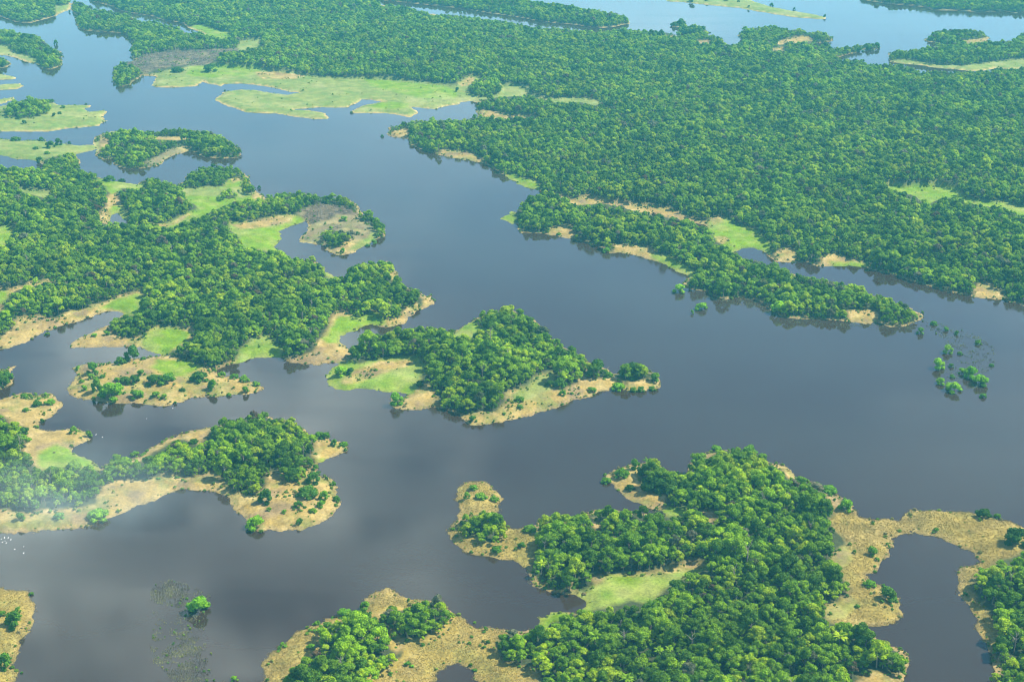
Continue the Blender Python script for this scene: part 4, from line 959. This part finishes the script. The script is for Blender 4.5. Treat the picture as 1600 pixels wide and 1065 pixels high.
# burnt clearings: charred fallen wood
def log_mesh(seed):
    rs_ = np.random.RandomState(seed); V, Q = [], []
    for i in range(5):
        a = rs_.rand()*3.14; L_ = 2+4*rs_.rand(); cx, cy_ = rs_.randn(2)*1.6; r0 = 0.16+0.12*rs_.rand(); b = len(V)
        for e_ in (-1, 1):
            for k_ in range(5):
                t = 6.283*k_/5; V.append((cx+math.cos(a)*L_*e_/2-math.sin(a)*math.cos(t)*r0, cy_+math.sin(a)*L_*e_/2+math.cos(a)*math.cos(t)*r0, 0.3+math.sin(t)*r0))
        for k_ in range(5): Q.append((b+k_, b+(k_+1) % 5, b+5+(k_+1) % 5, b+5+k_))
    return fast_mesh('charred_wood', np.array(V), np.array(Q), ASH)
x, y, r = jitter_grid(-1700, 200, 1500, 3400, 5.0, 55); u, v = proj(x, y, 0); k = (sample(BUR, u, v) > .6) & (sample(LANDN, u, v) > 2) & (r.rand(len(x)) < 0.3)
x, y = x[k], y[k]; n = len(x); print('logs', n)
coll = proto_collection('charred_pile', [log_mesh(s) for s in (1, 2, 3)] + [SNAG])
scatter('burnt_debris', coll, np.stack([x, y, ground_z(x, y)], -1), r.rand(n)*6.28, (0.35+0.35*r.rand(n))[:, None]*np.ones(3)*2.0, np.where(r.rand(n) < .12, 3, r.randint(0, 3, n)), 'charred branches littering the burnt clearings', 'debris')

# ------------------------------------------------------------------ egrets on the water
def bird_mesh():
    V, Q = [], []
    secs = [(-0.62, 0.02, 0.30), (-0.40, 0.16, 0.28), (-0.10, 0.26, 0.30), (0.15, 0.24, 0.34), (0.30, 0.12, 0.46), (0.36, 0.07, 0.66), (0.42, 0.09, 0.86), (0.52, 0.07, 0.88), (0.74, 0.012, 0.84)]
    for k, (x, r_, z) in enumerate(secs):
        for i in range(8):
            a = 6.283*i/8; V.append((x, math.cos(a)*r_, z+math.sin(a)*r_*0.8))
        if k:
            for i in range(8): Q.append(((k-1)*8+i, (k-1)*8+(i+1) % 8, k*8+(i+1) % 8, k*8+i))
    return fast_mesh('egret', np.array(V), np.array(Q), WHITE, True)
BM = bird_mesh()
BIRDS = [(2, 842, 0), (7, 840, 0), (13, 840, 0), (8, 845, 0), (4, 847, 0), (17, 843, 0), (10, 848, 0), (37, 854, 1), (23, 858, 2), (37, 864, 3), (270, 638, 4), (229, 654, 5), (150, 679, 6), (160, 683, 7)]
BL = ['white egret in the tight flock on the water at the left edge', 'upper of the two stacked white egrets right of the flock', 'white egret floating just below the tight flock', 'lower of the two stacked white egrets right of the flock',
      'single white egret on the water below the shrubby sandbank', 'white egret alone in the middle of the channel', 'left egret of the white pair near the sandy tip', 'right egret of the white pair near the sandy tip']
for px, py, li in BIRDS:
    x, y = unproj(px, py); o = link(bpy.data.objects.new('egret', BM)); o.location = (float(x), float(y), -0.12); o.rotation_euler = (0, 0, sr.random()*6.28); o.scale = (1.25, 1.25, 1.1)
    o['label'] = BL[li]; o['category'] = 'bird'; o['group'] = 'white birds on the lake'

# ------------------------------------------------------------------ air
def haze_box():
    x0, x1, y0, y1, z0, z1 = -9400, 9400, -3400, 15400, -4.5, 625
    V = [(x, y, z) for z in (z0, z1) for y in (y0, y1) for x in (x0, x1)]
    Fq = [(0, 2, 3, 1), (4, 5, 7, 6), (0, 1, 5, 4), (2, 6, 7, 3), (0, 4, 6, 2), (1, 3, 7, 5)]
    m, nt = new_mat('haze_air'); pv = N(nt, 'ShaderNodeVolumePrincipled')
    pv.inputs['Color'].default_value = (0.17, 0.80, 0.98, 1); pv.inputs['Density'].default_value = 0.000053; pv.inputs['Anisotropy'].default_value = 0.0
    o = N(nt, 'ShaderNodeOutputMaterial'); nt.links.new(pv.outputs[0], o.inputs['Volume'])
    ob = mesh_obj('haze', V, Fq, m); ob['kind'] = 'stuff'; ob['label'] = 'thin blue haze lying over the whole lake and forest'; ob['category'] = 'haze'
haze_box()

def mist():
    x0, y0 = unproj(95, 770, 60); c = Vector((float(x0), float(y0), 60)); r = Vector((165, 95, 45))
    V, Q = [], []
    for j in range(13):
        th = math.pi*j/12
        for i in range(24):
            ph = 6.283185*i/24; V.append((math.sin(th)*math.cos(ph)*r.x, math.sin(th)*math.sin(ph)*r.y, math.cos(th)*r.z))
    for j in range(12):
        for i in range(24): Q.append((j*24+i, (j+1)*24+i, (j+1)*24+(i+1) % 24, j*24+(i+1) % 24))
    m, nt = new_mat('mist_patch'); L = nt.links.new
    tc = N(nt, 'ShaderNodeTexCoord'); mp = N(nt, 'ShaderNodeMapping'); mp.inputs['Scale'].default_value = (1/r.x, 1/r.y, 1/r.z)
    ln = N(nt, 'ShaderNodeVectorMath', operation='LENGTH'); L(tc.outputs['Object'], mp.inputs[0]); L(mp.outputs[0], ln.inputs[0])
    fo = N(nt, 'ShaderNodeMapRange'); fo.interpolation_type = 'SMOOTHSTEP'; fo.inputs[1].default_value = 0.98; fo.inputs[2].default_value = 0.1; fo.inputs[3].default_value = 0; fo.inputs[4].default_value = 1
    L(ln.outputs['Value'], fo.inputs[0])
    n1 = N(nt, 'ShaderNodeTexNoise'); n1.inputs['Scale'].default_value = 0.02; n1.inputs['Detail'].default_value = 3; L(tc.outputs['Object'], n1.inputs['Vector'])
    nr_ = N(nt, 'ShaderNodeMapRange'); nr_.inputs[1].default_value = 0.38; nr_.inputs[2].default_value = 0.66; nr_.inputs[3].default_value = 0.1; nr_.inputs[4].default_value = 1.0; L(n1.outputs[0], nr_.inputs[0])
    mu = N(nt, 'ShaderNodeMath', operation='MULTIPLY'); L(fo.outputs[0], mu.inputs[0]); L(nr_.outputs[0], mu.inputs[1])
    m2 = N(nt, 'ShaderNodeMath', operation='MULTIPLY'); L(mu.outputs[0], m2.inputs[0]); m2.inputs[1].default_value = 0.0040
    pv = N(nt, 'ShaderNodeVolumePrincipled'); pv.inputs['Color'].default_value = (0.80, 0.95, 0.92, 1); L(m2.outputs[0], pv.inputs['Density'])
    o = N(nt, 'ShaderNodeOutputMaterial'); L(pv.outputs[0], o.inputs['Volume'])
    ob = mesh_obj('mist', V, Q, m); ob.location = c; ob['kind'] = 'stuff'; ob['label'] = 'thin pale mist drifting over the misty wood at the left edge'; ob['category'] = 'mist'
mist()
